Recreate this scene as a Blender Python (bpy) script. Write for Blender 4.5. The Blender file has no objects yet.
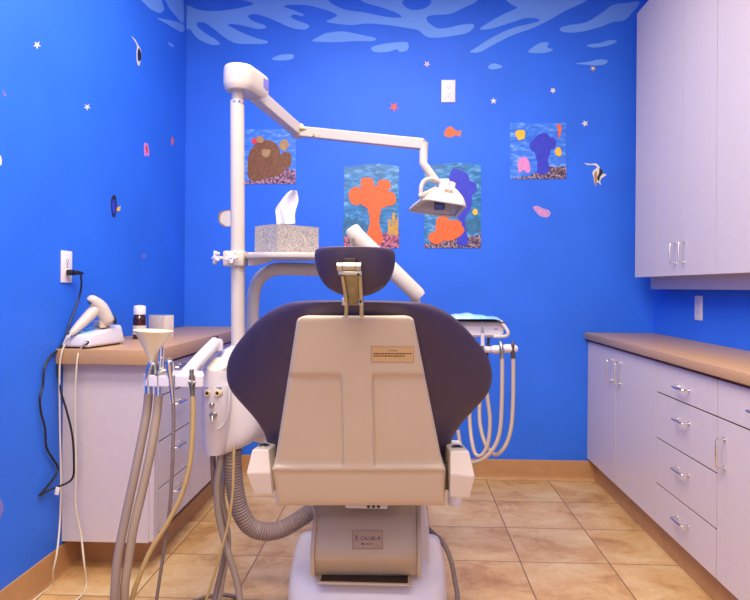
import bpy, bmesh, math, random
from mathutils import Vector, Matrix
random.seed(7)
S = bpy.context.scene
COL = S.collection
PI = math.pi

# ------------------------------------------------------------------ survey: photo pixel -> point in the room
F = 620.0; CX = 383.4; CY = 287.0; TH = math.radians(2.0); RO = 0.008; EYE = 1.2
FW = Vector((-math.sin(TH), math.cos(TH), 0)); RT = Vector((math.cos(TH), math.sin(TH), 0))
def ray(x, y):
    dx, dy = x - CX, y - CY
    u = dx * math.cos(RO) + dy * math.sin(RO); v = -dx * math.sin(RO) + dy * math.cos(RO)
    return FW + RT * (u / F) + Vector((0, 0, -v / F))
def P(x, y, Y):
    d = ray(x, y); t = Y / d.y
    return Vector((d.x * t, Y, EYE + d.z * t))
def PX(x, y, X):
    d = ray(x, y); t = X / d.x
    return Vector((X, d.y * t, EYE + d.z * t))
def PZ(x, y, Z):
    d = ray(x, y); t = (Z - EYE) / d.z
    return Vector((d.x * t, d.y * t, Z))
D = PZ(535, 478.6, 0).y
XL = P(184.8, 250, D).x
XR = P(654, 320, D).x
CEIL = 3.08
YF = -1.1

# ------------------------------------------------------------------ materials
def lin(c):
    return tuple(((v / 255) / 12.92 if v / 255 <= .04045 else ((v / 255 + .055) / 1.055) ** 2.4) for v in c) + (1,)
MATS = {}
def mat(name, c, rough=.5, metal=0, noise=0, nscale=20, bump=0, bscale=150, spec=.5, coat=0, c2=None):
    m = bpy.data.materials.new(name); m.use_nodes = True
    nt = m.node_tree; b = nt.nodes['Principled BSDF']
    b.inputs['Base Color'].default_value = lin(c); b.inputs['Roughness'].default_value = rough
    b.inputs['Metallic'].default_value = metal; b.inputs['Specular IOR Level'].default_value = spec
    b.inputs['Coat Weight'].default_value = coat
    tc = nt.nodes.new('ShaderNodeTexCoord')
    if noise or c2:
        n = nt.nodes.new('ShaderNodeTexNoise'); n.inputs['Scale'].default_value = nscale; n.inputs['Detail'].default_value = 5
        nt.links.new(tc.outputs['Object'], n.inputs['Vector'])
        r = nt.nodes.new('ShaderNodeValToRGB')
        r.color_ramp.elements[0].position = .35; r.color_ramp.elements[1].position = .65
        if c2: a, z = lin(c), lin(c2)
        else:
            l = lin(c); a = tuple(v * (1 - noise) for v in l[:3]) + (1,); z = tuple(min(1, v * (1 + noise)) for v in l[:3]) + (1,)
        r.color_ramp.elements[0].color = a; r.color_ramp.elements[1].color = z
        nt.links.new(n.outputs['Fac'], r.inputs['Fac']); nt.links.new(r.outputs['Color'], b.inputs['Base Color'])
    if bump:
        n2 = nt.nodes.new('ShaderNodeTexNoise'); n2.inputs['Scale'].default_value = bscale; n2.inputs['Detail'].default_value = 3
        nt.links.new(tc.outputs['Object'], n2.inputs['Vector'])
        bp = nt.nodes.new('ShaderNodeBump'); bp.inputs['Strength'].default_value = bump; bp.inputs['Distance'].default_value = .004
        nt.links.new(n2.outputs['Fac'], bp.inputs['Height']); nt.links.new(bp.outputs['Normal'], b.inputs['Normal'])
    MATS[name] = m
    return m
WALLC = (44, 111, 230)
mat('wall_blue', WALLC, .55, noise=.05, nscale=3, bump=.25, bscale=180, spec=.35)
mat('ripple_blue', (112, 164, 240), .55, noise=.03, nscale=5, bump=.25, bscale=180, spec=.35)
mat('ripple_mid', (50, 116, 222), .55, bump=.25, bscale=180, spec=.35)
mat('bounce_cream', (238, 226, 206), .8)
mat('ceiling_white', (236, 232, 225), .8)
mat('tan_vinyl', (188, 141, 92), .5, noise=.06, nscale=15)
mat('laminate', (208, 195, 195), .35, noise=.015, nscale=30, spec=.4)
mat('gap_dark', (104, 74, 52), .8)
mat('counter_tan', (186, 146, 104), .4, noise=.13, nscale=220)
mat('chrome', (225, 222, 218), .16, metal=1)
mat('nickel', (186, 182, 166), .34, metal=1, noise=.08, nscale=60)
mat('brass_metal', (146, 140, 118), .45, metal=.9, noise=.12, nscale=90)
mat('cream_white', (206, 194, 180), .32, spec=.5)
mat('arm_cream', (220, 204, 180), .35)
mat('unit_white', (216, 210, 214), .28, spec=.55)
mat('shell_beige', (204, 186, 156), .35, noise=.02, nscale=8, spec=.4)
mat('base_white', (228, 224, 224), .35)
mat('vinyl_plum', (67, 53, 71), .42, noise=.06, nscale=25, bump=.12, bscale=500, spec=.45)
mat('black_rubber', (22, 20, 22), .45)
mat('hose_grey', (150, 132, 118), .5)
mat('hose_tan', (162, 143, 124), .5)
mat('hose_beige', (190, 170, 148), .5)
mat('hose_yellow', (186, 158, 102), .45)
mat('hose_taupe', (126, 108, 100), .55)
mat('hose_corrugated', (142, 122, 116), .5)
mat('cable_cream', (214, 200, 176), .5)
mat('funnel_cream', (240, 226, 184), .35)
mat('plate_white', (236, 228, 226), .4)
mat('slot_dark', (60, 50, 50), .7)
mat('amber_glass', (58, 22, 12), .12, coat=.4)
mat('label_paper', (214, 200, 190), .7, noise=.1, nscale=120)
mat('white_cap', (244, 240, 236), .4)
mat('pale_blue', (126, 196, 226), .4)
mat('yellow_mark', (232, 208, 60), .5)
mat('blue_print', (70, 120, 190), .5)
mat('film_blue', (140, 186, 226), .2, spec=.6)
mat('tray_dark', (78, 62, 58), .5)
mat('tissue_white', (240, 236, 246), .85)
mat('text_navy', (66, 62, 110), .5)
mat('text_brown', (96, 62, 30), .6)
mat('label_tan', (206, 172, 118), .5, noise=.05, nscale=200)
mat('plaque', (198, 168, 134), .45, noise=.1, nscale=300)
mat('plaque_rim', (160, 136, 110), .4)
mat('reflector', (196, 186, 182), .3, metal=.3)
mat('bulb_blue', (70, 80, 130), .2)
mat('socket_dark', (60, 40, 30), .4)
mat('button_tan', (214, 192, 160), .4)
mat('lid_cream', (222, 208, 190), .45)
mat('orange_print', (236, 104, 44), .5, noise=.12, nscale=60)
mat('red_print', (226, 60, 70), .5)
mat('royal_print', (48, 58, 190), .5, noise=.15, nscale=50)
mat('yellow_print', (240, 192, 50), .5, noise=.08, nscale=80)
mat('brown_print', (124, 78, 42), .5, noise=.3, nscale=90)
mat('tan_print', (176, 140, 90), .5, noise=.15, nscale=80)
mat('pink_print', (224, 140, 200), .5, noise=.1, nscale=80)
mat('cream_print', (232, 222, 206), .5, noise=.06, nscale=90)
mat('black_print', (36, 30, 34), .5)
mat('teal_print', (40, 110, 150), .5, noise=.25, nscale=40)
mat('dusty_print', (190, 146, 190), .5, noise=.2, nscale=90)
mat('mauve_print', (126, 118, 196), .5)
mat('weed_print', (196, 150, 70), .5, noise=.2, nscale=70)

def voronoi_mat(name, cols, scale, rough=.5, feature='F1'):
    m = bpy.data.materials.new(name); m.use_nodes = True; nt = m.node_tree; b = nt.nodes['Principled BSDF']
    b.inputs['Roughness'].default_value = rough
    tc = nt.nodes.new('ShaderNodeTexCoord'); v = nt.nodes.new('ShaderNodeTexVoronoi'); v.inputs['Scale'].default_value = scale
    v.feature = feature
    nt.links.new(tc.outputs['Object'], v.inputs['Vector'])
    r = nt.nodes.new('ShaderNodeValToRGB'); e = r.color_ramp.elements
    e[0].position, e[0].color = cols[0][0], lin(cols[0][1]); e[1].position, e[1].color = cols[-1][0], lin(cols[-1][1])
    for p, c in cols[1:-1]: x = e.new(p); x.color = lin(c)
    nt.links.new(v.outputs['Distance'], r.inputs['Fac']); nt.links.new(r.outputs['Color'], b.inputs['Base Color'])
    MATS[name] = m; return m
voronoi_mat('coral_pink', [(0, (226, 160, 170)), (.45, (190, 96, 120)), (.8, (70, 44, 80))], 70)
voronoi_mat('coral_purple', [(0, (226, 190, 190)), (.45, (150, 100, 130)), (.8, (60, 44, 70))], 75)
voronoi_mat('coral_dark', [(0, (230, 205, 205)), (.4, (130, 100, 120)), (.75, (50, 40, 60))], 80)

def water_mat(name, a, b_, c):
    m = bpy.data.materials.new(name); m.use_nodes = True; nt = m.node_tree; b = nt.nodes['Principled BSDF']
    b.inputs['Roughness'].default_value = .3
    tc = nt.nodes.new('ShaderNodeTexCoord'); mp = nt.nodes.new('ShaderNodeMapping'); mp.inputs['Scale'].default_value = (1, 1, 2.5)
    n = nt.nodes.new('ShaderNodeTexNoise'); n.inputs['Scale'].default_value = 13; n.inputs['Detail'].default_value = 6; n.inputs['Distortion'].default_value = 1.2
    nt.links.new(tc.outputs['Object'], mp.inputs['Vector']); nt.links.new(mp.outputs['Vector'], n.inputs['Vector'])
    r = nt.nodes.new('ShaderNodeValToRGB'); e = r.color_ramp.elements
    e[0].position, e[0].color = .3, lin(a); e[1].position, e[1].color = .72, lin(c); x = e.new(.52); x.color = lin(b_)
    nt.links.new(n.outputs['Fac'], r.inputs['Fac']); nt.links.new(r.outputs['Color'], b.inputs['Base Color'])
    MATS[name] = m
water_mat('water_teal', (26, 92, 136), (40, 128, 186), (120, 176, 214))
water_mat('water_blue', (40, 100, 214), (62, 132, 232), (140, 180, 240))

def tissue_box_mat():
    m = bpy.data.materials.new('paisley_card'); m.use_nodes = True; nt = m.node_tree; b = nt.nodes['Principled BSDF']
    b.inputs['Roughness'].default_value = .55
    tc = nt.nodes.new('ShaderNodeTexCoord')
    n = nt.nodes.new('ShaderNodeTexNoise'); n.inputs['Scale'].default_value = 26; n.inputs['Detail'].default_value = 2
    mx = nt.nodes.new('ShaderNodeVectorMath'); mx.operation = 'MULTIPLY_ADD'; mx.inputs[1].default_value = (.045, .045, .045)
    nt.links.new(tc.outputs['Object'], n.inputs['Vector']); nt.links.new(n.outputs['Color'], mx.inputs[0]); nt.links.new(tc.outputs['Object'], mx.inputs[2])
    v = nt.nodes.new('ShaderNodeTexVoronoi'); v.inputs['Scale'].default_value = 40
    nt.links.new(mx.outputs['Vector'], v.inputs['Vector'])
    w = nt.nodes.new('ShaderNodeMath'); w.operation = 'SINE'; k = nt.nodes.new('ShaderNodeMath'); k.operation = 'MULTIPLY'; k.inputs[1].default_value = 22
    nt.links.new(v.outputs['Distance'], k.inputs[0]); nt.links.new(k.outputs[0], w.inputs[0])
    r = nt.nodes.new('ShaderNodeValToRGB'); e = r.color_ramp.elements
    e[0].position, e[0].color = .15, lin((150, 145, 143)); e[1].position, e[1].color = .9, lin((190, 174, 150)); x = e.new(.5); x.color = lin((188, 186, 188))
    nt.links.new(w.outputs[0], r.inputs['Fac']); nt.links.new(r.outputs['Color'], b.inputs['Base Color'])
    MATS['paisley_card'] = m
tissue_box_mat()

TX = PZ(506, 527.6, 0); TXb = PZ(584, 529.2, 0)
TILE = (TXb.x - TX.x)
def floor_mat():
    m = bpy.data.materials.new('floor_tile'); m.use_nodes = True; nt = m.node_tree; b = nt.nodes['Principled BSDF']
    L = nt.links.new
    tc = nt.nodes.new('ShaderNodeTexCoord')
    mp = nt.nodes.new('ShaderNodeMapping'); mp.inputs['Location'].default_value = (-TX.x + 10 * TILE, -TX.y + 20 * TILE, 0)
    L(tc.outputs['Object'], mp.inputs['Vector'])
    br = nt.nodes.new('ShaderNodeTexBrick'); br.offset = 0; br.squash = 1
    br.inputs['Scale'].default_value = 1; br.inputs['Brick Width'].default_value = TILE; br.inputs['Row Height'].default_value = TILE
    br.inputs['Mortar Size'].default_value = .0028; br.inputs['Mortar Smooth'].default_value = .3; br.inputs['Bias'].default_value = 0
    br.inputs['Color1'].default_value = (0, 0, 0, 1); br.inputs['Color2'].default_value = (1, 1, 1, 1)
    L(mp.outputs['Vector'], br.inputs['Vector'])
    # per-tile shift of the marbling
    sh = nt.nodes.new('ShaderNodeVectorMath'); sh.operation = 'MULTIPLY_ADD'; sh.inputs[1].default_value = (3, 5, 7)
    L(br.outputs['Color'], sh.inputs[0]); L(tc.outputs['Object'], sh.inputs[2])
    n1 = nt.nodes.new('ShaderNodeTexNoise'); n1.inputs['Scale'].default_value = 4.2; n1.inputs['Detail'].default_value = 9; n1.inputs['Roughness'].default_value = .62; n1.inputs['Distortion'].default_value = .45
    mp2 = nt.nodes.new('ShaderNodeMapping'); mp2.inputs['Scale'].default_value = (1, 1.25, 1); L(sh.outputs['Vector'], mp2.inputs['Vector']); L(mp2.outputs['Vector'], n1.inputs['Vector'])
    r1 = nt.nodes.new('ShaderNodeValToRGB'); e = r1.color_ramp.elements
    e[0].position, e[0].color = .32, lin((172, 125, 72)); e[1].position, e[1].color = .72, lin((216, 187, 138)); x = e.new(.47); x.color = lin((200, 158, 104))
    L(n1.outputs['Fac'], r1.inputs['Fac'])
    n2 = nt.nodes.new('ShaderNodeTexNoise'); n2.inputs['Scale'].default_value = 40; n2.inputs['Detail'].default_value = 4; L(tc.outputs['Object'], n2.inputs['Vector'])
    mm = nt.nodes.new('ShaderNodeMix'); mm.data_type = 'RGBA'; mm.blend_type = 'OVERLAY'; mm.inputs[0].default_value = .22
    L(r1.outputs['Color'], mm.inputs[6]); L(n2.outputs['Fac'], mm.inputs[7])
    gm = nt.nodes.new('ShaderNodeMix'); gm.data_type = 'RGBA'; gm.inputs[7].default_value = lin((122, 84, 58))
    L(br.outputs['Fac'], gm.inputs[0]); L(mm.outputs[2], gm.inputs[6]); L(gm.outputs[2], b.inputs['Base Color'])
    b.inputs['Roughness'].default_value = .36; b.inputs['Specular IOR Level'].default_value = .4
    inv = nt.nodes.new('ShaderNodeMath'); inv.operation = 'SUBTRACT'; inv.inputs[0].default_value = 1; L(br.outputs['Fac'], inv.inputs[1])
    bp = nt.nodes.new('ShaderNodeBump'); bp.inputs['Strength'].default_value = .5; bp.inputs['Distance'].default_value = .002
    L(inv.outputs[0], bp.inputs['Height']); L(bp.outputs['Normal'], b.inputs['Normal'])
    MATS['floor_tile'] = m
floor_mat()

# ------------------------------------------------------------------ mesh helpers
class MB:
    def __init__(s): s.bm = bmesh.new(); s.mi = 0
    def _merge(s, t):
        for f in t.faces: f.material_index = s.mi
        me = bpy.data.meshes.new('tmp'); t.to_mesh(me); t.free(); s.bm.from_mesh(me); bpy.data.meshes.remove(me)
    def m(s, i): s.mi = i; return s
    def box(s, a, b, bevel=0, seg=2, rot=None, piv=None):
        """box between two opposite corners; rot = Matrix about piv (default: its centre)"""
        a, b = Vector(a), Vector(b); t = bmesh.new(); bmesh.ops.create_cube(t, size=1)
        c = (a + b) / 2; d = Vector([abs(v) for v in (b - a)])
        for v in t.verts: v.co = Vector((v.co.x * d.x, v.co.y * d.y, v.co.z * d.z))
        if bevel: bmesh.ops.bevel(t, geom=t.edges[:] , offset=bevel, segments=seg, profile=.5, affect='EDGES')
        M = Matrix.Translation(c)
        if rot is not None:
            p = Vector(piv) if piv is not None else c
            M = Matrix.Translation(p) @ rot.to_4x4() @ Matrix.Translation(c - p)
        t.transform(M); s._merge(t); return s
    def rings(s, rings, cap0=True, cap1=True, closed=True):
        t = bmesh.new(); R = [[t.verts.new(p) for p in r] for r in rings]; n = len(R[0])
        for a, b in zip(R, R[1:]):
            for i in range(n if closed else n - 1):
                j = (i + 1) % n
                t.faces.new((a[i], a[j], b[j], b[i]))
        if cap0: t.faces.new(R[0][::-1])
        if cap1: t.faces.new(R[-1])
        bmesh.ops.recalc_face_normals(t, faces=t.faces[:]); s._merge(t); return s
    def tube(s, pts, r, seg=10, sub=0, cap=True):
        pts = [Vector(p) for p in pts]
        rr = list(r) if isinstance(r, (list, tuple)) else [r] * len(pts)
        if sub: pts, rr = spline(pts, sub, rr)
        T = [((pts[min(i + 1, len(pts) - 1)] - pts[max(i - 1, 0)]).normalized()) for i in range(len(pts))]
        up = Vector((0, 0, 1)) if abs(T[0].z) < .9 else Vector((1, 0, 0))
        N = T[0].cross(up).normalized(); out = []
        for p, t, q in zip(pts, T, rr):
            N = (N - t * N.dot(t)).normalized(); B = t.cross(N)
            out.append([p + (N * math.cos(2 * PI * k / seg) + B * math.sin(2 * PI * k / seg)) * q for k in range(seg)])
        return s.rings(out, cap, cap)
    def cyl(s, a, b, r0, r1=None, seg=20): return s.tube([a, b], [r0, r0 if r1 is None else r1], seg)
    def lathe(s, o, prof, axis=(0, 0, 1), seg=28, cap0=True, cap1=True):
        ax = Vector(axis).normalized(); q = Vector((0, 0, 1)).rotation_difference(ax); o = Vector(o)
        rings = [[o + q @ Vector((r * math.cos(2 * PI * k / seg), r * math.sin(2 * PI * k / seg), z)) for k in range(seg)] for r, z in prof]
        return s.rings(rings, cap0, cap1)
    def prism(s, pts, off, bevel=0):
        """flat outline (coplanar 3D points) given a thickness"""
        off = Vector(off); t = bmesh.new(); a = [t.verts.new(p) for p in pts]
        f = t.faces.new(a); r = bmesh.ops.extrude_face_region(t, geom=[f])
        for v in [g for g in r['geom'] if isinstance(g, bmesh.types.BMVert)]: v.co += off
        bmesh.ops.recalc_face_normals(t, faces=t.faces[:])
        if bevel:
            bmesh.ops.bevel(t, geom=[e for e in t.edges if e.calc_face_angle(0) > .7], offset=bevel, segments=2, profile=.5, affect='EDGES')
        bmesh.ops.triangulate(t, faces=[f for f in t.faces if len(f.verts) > 4]); s._merge(t); return s
    def ball(s, c, r, sc=(1, 1, 1), seg=16):
        t = bmesh.new(); bmesh.ops.create_uvsphere(t, u_segments=seg, v_segments=max(6, seg * 2 // 3), radius=r)
        for v in t.verts: v.co = Vector((v.co.x * sc[0], v.co.y * sc[1], v.co.z * sc[2])) + Vector(c)
        s._merge(t); return s
    def sheet(s, G, off):
        """closed solid from a front grid of points and a thickness vector (or function)"""
        t = bmesh.new(); nr, nc = len(G), len(G[0])
        fo = off if callable(off) else (lambda p: Vector(off))
        A = [[t.verts.new(p) for p in r] for r in G]; Bk = [[t.verts.new(Vector(p) + fo(p)) for p in r] for r in G]
        for i in range(nr - 1):
            for j in range(nc - 1):
                t.faces.new((A[i][j], A[i][j + 1], A[i + 1][j + 1], A[i + 1][j])); t.faces.new((Bk[i][j], Bk[i + 1][j], Bk[i + 1][j + 1], Bk[i][j + 1]))
        edge = [(0, j) for j in range(nc)] + [(i, nc - 1) for i in range(1, nr)] + [(nr - 1, j) for j in range(nc - 2, -1, -1)] + [(i, 0) for i in range(nr - 2, 0, -1)]
        for (a, b), (c, d) in zip(edge, edge[1:] + edge[:1]): t.faces.new((A[a][b], Bk[a][b], Bk[c][d], A[c][d]))
        bmesh.ops.recalc_face_normals(t, faces=t.faces[:]); s._merge(t); return s

def spline(pts, sub, rr=None, closed=False):
    pts = [Vector(p) for p in pts]; n = len(pts); o = []; ro = []
    for i in range(n if closed else n - 1):
        g = (lambda k: pts[k % n]) if closed else (lambda k: pts[max(0, min(n - 1, k))])
        p0, p1, p2, p3 = g(i - 1), g(i), g(i + 1), g(i + 2)
        for k in range(sub):
            t = k / sub
            o.append(.5 * ((2 * p1) + (p2 - p0) * t + (2 * p0 - 5 * p1 + 4 * p2 - p3) * t * t + (3 * p1 - p0 - 3 * p2 + p3) * t ** 3))
            if rr: ro.append(rr[i] + (rr[(i + 1) % n] - rr[i]) * t)
    if not closed:
        o.append(pts[-1])
        if rr: ro.append(rr[-1])
    return (o, ro) if rr else o

def obj(name, mb, mats, parent=None, smooth=40, base=None):
    me = bpy.data.meshes.new(name); bm = mb.bm
    b = Vector(base) if base is not None else Vector((0, 0, 0))
    if parent is not None: b = wloc(parent)
    off = b
    for v in bm.verts: v.co -= off
    bm.to_mesh(me); bm.free()
    for x in (mats if isinstance(mats, (list, tuple)) else [mats]): me.materials.append(MATS[x])
    if smooth:
        me.shade_smooth() if hasattr(me, 'shade_smooth') else None
        me.set_sharp_from_angle(angle=math.radians(max(smooth, 40)))
    o = bpy.data.objects.new(name, me); COL.objects.link(o)
    if smooth and smooth <= 31:
        wn = o.modifiers.new('flat', 'WEIGHTED_NORMAL'); wn.keep_sharp = True; wn.weight = 90
    if parent is not None: o.parent = parent
    else: o.location = b
    return o
def wloc(o):
    v = Vector((0, 0, 0))
    while o is not None: v = v + o.location; o = o.parent
    return v
def tag(o, label=None, cat=None, group=None, kind=None):
    if label: o['label'] = label
    if cat: o['category'] = cat
    if group: o['group'] = group
    if kind: o['kind'] = kind
    return o
def thing(name, loc, label, cat, group=None):
    o = bpy.data.objects.new(name, None); o.empty_display_size = .05; COL.objects.link(o); o.location = loc
    return tag(o, label, cat, group)
def struct(name, mb, mats, smooth=0, base=None): return tag(obj(name, mb, mats, smooth=smooth, base=base), kind='structure')
def copy_tree(o, parent=None):
    c = o.copy(); COL.objects.link(c)
    if parent is not None: c.parent = parent
    for ch in list(o.children): copy_tree(ch, c)
    return c
def text_mb(txt, origin, xdir, ydir, height, width=None, lift=.0006, shear=0):
    cu = bpy.data.curves.new('t', 'FONT'); cu.body = txt; cu.size = 1; cu.extrude = .0; cu.align_x = 'LEFT'; cu.shear = shear
    to = bpy.data.objects.new('t', cu); COL.objects.link(to); bpy.context.view_layer.update()
    me = bpy.data.meshes.new_from_object(to.evaluated_get(bpy.context.evaluated_depsgraph_get()))
    bpy.data.objects.remove(to); bpy.data.curves.remove(cu)
    xs = [v.co.x for v in me.vertices]; ys = [v.co.y for v in me.vertices]
    sx = (width / (max(xs) - min(xs))) if width else height / (max(ys) - min(ys)); sy = height / (max(ys) - min(ys))
    X, Y = Vector(xdir).normalized(), Vector(ydir).normalized(); N = X.cross(Y); O = Vector(origin)
    for v in me.vertices: v.co = O + X * ((v.co.x - min(xs)) * sx) + Y * ((v.co.y - min(ys)) * sy) + N * lift
    mb = MB(); mb.bm.from_mesh(me); bpy.data.meshes.remove(me); return mb

# ------------------------------------------------------------------ setting
struct('floor', MB().box((XL - .1, YF - .1, -.1), (XR + .1, D + .1, 0)), 'floor_tile')
struct('ceiling', MB().box((XL - .1, YF - .1, CEIL), (XR + .1, D + .1, CEIL + .1)), 'ceiling_white')
# painted water ripples belong to the walls: outlines traced on the wall, filled in lighter paint
BACK_RIPPLES = [
 [(185,26),(190,29),(196,37),(204,42),(213,45),(220,44),(215,39),(205,33),(197,26),(198,22.5),(205,23),(214,29),(224,37),(235,43),(250,44),(266,43.5),(267,41),(256,38),(243,33),(233,28),(228,25),(232,24),(245,26),(258,29),(266,28),(264,25),(253,21),(248,16),(255,14),(266,17),(278,22),(292,28),(304,29.5),(309,27),(307,24),(296,20),(291,17),(294,14.5),(302,16),(303,14),(293,10),(284,6.5),(290,5),(304,5),(323,9),(337,15),(331,19),(327,22),(350,25),(367,23.5),(387,25),(407,28),(418,30),(424,35),(430,37.5),(440,37.5),(452,36),(467,33),(474,27),(472,24),(460,25),(447,28),(437,28),(428,22),(427,17),(434,15),(450,14),(463,8),(478,0),(480,-14),(340,-14),(185,-14)],
 [(312,41),(320,36),(327,33),(343,31.5),(357,34),(375,38),(373,41),(357,41),(340,42),(325,42)],
 [(371,48),(380,44.5),(400,42),(408,43),(407.5,50),(400,52),(397,49.5),(387,52),(375,52)],
 [(272,59),(280,55),(293,54.5),(292,59),(280,60.5)],
 [(470,52),(477,47),(493,37),(513,28),(537,22),(538,19),(527,18),(510,23),(490,29),(480,29),(488,23),(502,15),(513,10),(517,7),(508,2),(504,-14),(594,-14),(587,0),(567,10),(553,18),(533,28),(513,35),(493,45),(480,52)],
 [(560,28),(570,25),(587,22),(603,12),(613,5),(627,3),(640,2),(630,15),(623,21),(613,22),(600,27),(580,32),(563,32)],
 [(528,52),(540,43),(549,43),(547,47),(553,50),(543,53)], [(587,45),(600,43),(610,40),(617,41.5),(607,46),(593,47.5)],
 [(576,63.5),(590,61.5),(598,59.5),(608,60.5),(603,65),(590,65)], [(488,67),(493,63.5),(500,65),(502,67.5),(492,69.5)]]
BACK_ISLES = [
 [(181,-14),(184,2),(190,6),(200,10),(217,11),(240,8),(253,4),(246,1),(225,-2)],
 [(330,-1),(334,5),(347,10),(367,13),(387,17),(401,17.5),(397,13),(380,7),(363,2),(356,-4)],
 [(403,1),(407,8),(417,10),(427,7),(431,1),(420,-4)]]
LEFT_RIPPLES = [
 [(141,-3),(147,6),(154,11),(160,13),(164,9),(162,2),(158,-6)], [(157,18),(167,24),(177,30),(183,32),(183.5,25),(173,21)],
 [(163,-10),(168,6),(175,15),(183,23),(183.5,4),(180,-12)], [(168,42),(172,44),(174,47),(170,45.5)]]
def dense(poly, mapper, sub=4): return [mapper(p.x, p.y) for p in spline([Vector((x, y, 0)) for x, y in poly], sub, closed=True)]
wb = MB().box((XL - .1, D, 0), (XR + .1, D + .1, CEIL))
for k, poly in enumerate(BACK_RIPPLES): wb.m(1).prism(dense(poly, lambda x, y: P(x, y, D)), (0, -.0008, 0))
for poly in BACK_ISLES: wb.m(2).prism(dense(poly, lambda x, y: P(x, y, D)), (0, -.0014, 0))
struct('wall_back', wb, ['wall_blue', 'ripple_blue', 'wall_blue'])
wl = MB().box((XL - .1, YF, 0), (XL, D, CEIL))
for poly in LEFT_RIPPLES: wl.m(1).prism(dense(poly, lambda x, y: PX(x, y, XL)), (.0008, 0, 0))
struct('wall_left', wl, ['wall_blue', 'ripple_blue'])
struct('wall_right', MB().box((XR, YF, 0), (XR + .1, D, CEIL)), 'wall_blue')
struct('wall_front_unseen', MB().box((XL - .1, YF - .1, 0), (XR + .1, YF, CEIL)), 'bounce_cream')  # unseen wall, cream chosen to bounce fill onto the chair shell
BBH = P(535, 459.8, D).z
def cove(a, b, n):
    a, b, n = Vector(a), Vector(b), Vector(n)
    prof = [(0, 0), (.014, 0), (.012, .004), (.008, .012), (.006, .03), (.006, BBH - .004), (.004, BBH), (0, BBH)]
    return MB().rings([[p + n * u + Vector((0, 0, w)) for u, w in prof] for p in (a, b)])
XF = 1.150      # face of the base cabinets on the right
XLF = -1.03     # drawer faces on the left
CY0 = PX(62, 420, XL).y
struct('baseboard_back', cove((XLF - .02, D, 0), (XF + .06, D, 0), (0, -1, 0)), 'tan_vinyl', 30)
struct('baseboard_left', cove((XL, YF, 0), (XL, CY0 + .14, 0), (1, 0, 0)), 'tan_vinyl', 30)

# ------------------------------------------------------------------ cabinets
def wire_pull(parent, a, b, n, r=.0045, so=.03):
    a, b, n = Vector(a), Vector(b), Vector(n)
    t = (b - a).normalized() * .012
    m = MB().tube([a - n * .003, a + n * (so - .01), a + n * (so - .003) + t * .25, a + n * so + t, b + n * so - t, b + n * (so - .003) - t * .25, b + n * (so - .01), b - n * .003], r, 8)
    m.cyl(a - n * .002, a + n * .002, r * 1.7, seg=10); m.cyl(b - n * .002, b + n * .002, r * 1.7, seg=10)
    return obj('handle', m, 'chrome', parent)
TOE = .135
def base_cab(label, y0, y1, fronts, face, back, sgn, toe_in=.05, z1=.875, group='base cabinets under the right worktop'):
    """sgn: outward direction of the face along X. fronts: (kind, ya, yb, za, zb, handle)"""
    root = thing('base_cabinet', ((face + back) / 2, (y0 + y1) / 2, 0), label, 'cabinet', group)
    obj('body', MB().box((face - sgn * .02, y0, TOE), (back, y1, z1), .001), 'laminate', root, 30)
    obj('toe_kick', MB().box((face - sgn * toe_in, y0, 0), (back, y1, TOE)), 'tan_vinyl', root, 0)
    obj('reveal', MB().box((face - sgn * .0205, y0 + .0045, TOE + .0045), (face - sgn * .005, y1 - .0045, z1 - .002)), 'gap_dark', root, 0)
    for kind, ya, yb, za, zb, h in fronts:
        f = obj(kind, MB().box((face - sgn * .0198, ya + .0032, za + .0032), (face, yb - .0032, zb - .0032), .001), 'laminate', root, 30)
        if h:
            p, q = h
            wire_pull(f, (face, p[0], p[1]), (face, q[0], q[1]), (sgn, 0, 0))
    return root
ya, yb, yc, yd = PX(656, 450, XF).y, PX(717, 450, XF).y, PX(615.6, 420, XF).y, 1.35
BT = .885
RZ = lambda x, y: PX(x, y, XF).z
zt = BT - .012
hz0, hz1 = PX(606.5, 380, XF - .03).z, PX(606.5, 360, XF - .03).z
base_cab('white two-door base cabinet beside the back wall, under the right worktop', ya, D - .002,
   [('door', yc, D - .004, TOE, zt, ((yc + .065, hz0), (yc + .065, hz1))), ('door', ya, yc, TOE, zt, ((yc - .065, hz0), (yc - .065, hz1)))], XF, XR - .002, -1, z1=BT)
s1, s2, s3 = RZ(656.5, 391.6), RZ(656.5, 437.5), RZ(656.5, 483)
ym = (ya + yb) / 2
dr = []
for za, zb, zh in ((s1, zt, RZ(680, 387)), (s2, s1, RZ(680, 419.5)), (s3, s2, RZ(680, 469.5)), (TOE, s3, RZ(680, 519.5))):
    dr.append(('drawer', yb, ya, za, zb, ((ym - .05, zh), (ym + .05, zh))))
base_cab('white base cabinet with a stack of four drawers under the right worktop', yb, ya, dr, XF, XR - .002, -1, z1=BT)
s4 = RZ(719, 417.5); yq = (yb + yd) / 2
base_cab('white base cabinet with one drawer over a door at the right edge of the photo', yd, yb,
   [('drawer', yd, yb, s4, zt, ((PX(752, 411, XF - .03).y - .1, RZ(750, 409)), (PX(745, 411, XF - .03).y, RZ(750, 409)))),
    ('door', yd, yb, TOE, s4, ((yb - .055, PX(716, 468, XF - .03).z), (yb - .055, PX(716, 439, XF - .03).z)))], XF, XR - .002, -1, z1=BT)
wt = MB().box((XF - .022, yd - .01, BT), (XR - .001, D - .001, .925), .004)
tag(obj('worktop', wt, 'counter_tan', base=(XF, ym, BT)), 'long tan laminate worktop along the right wall over the base cabinets', 'worktop')
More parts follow.
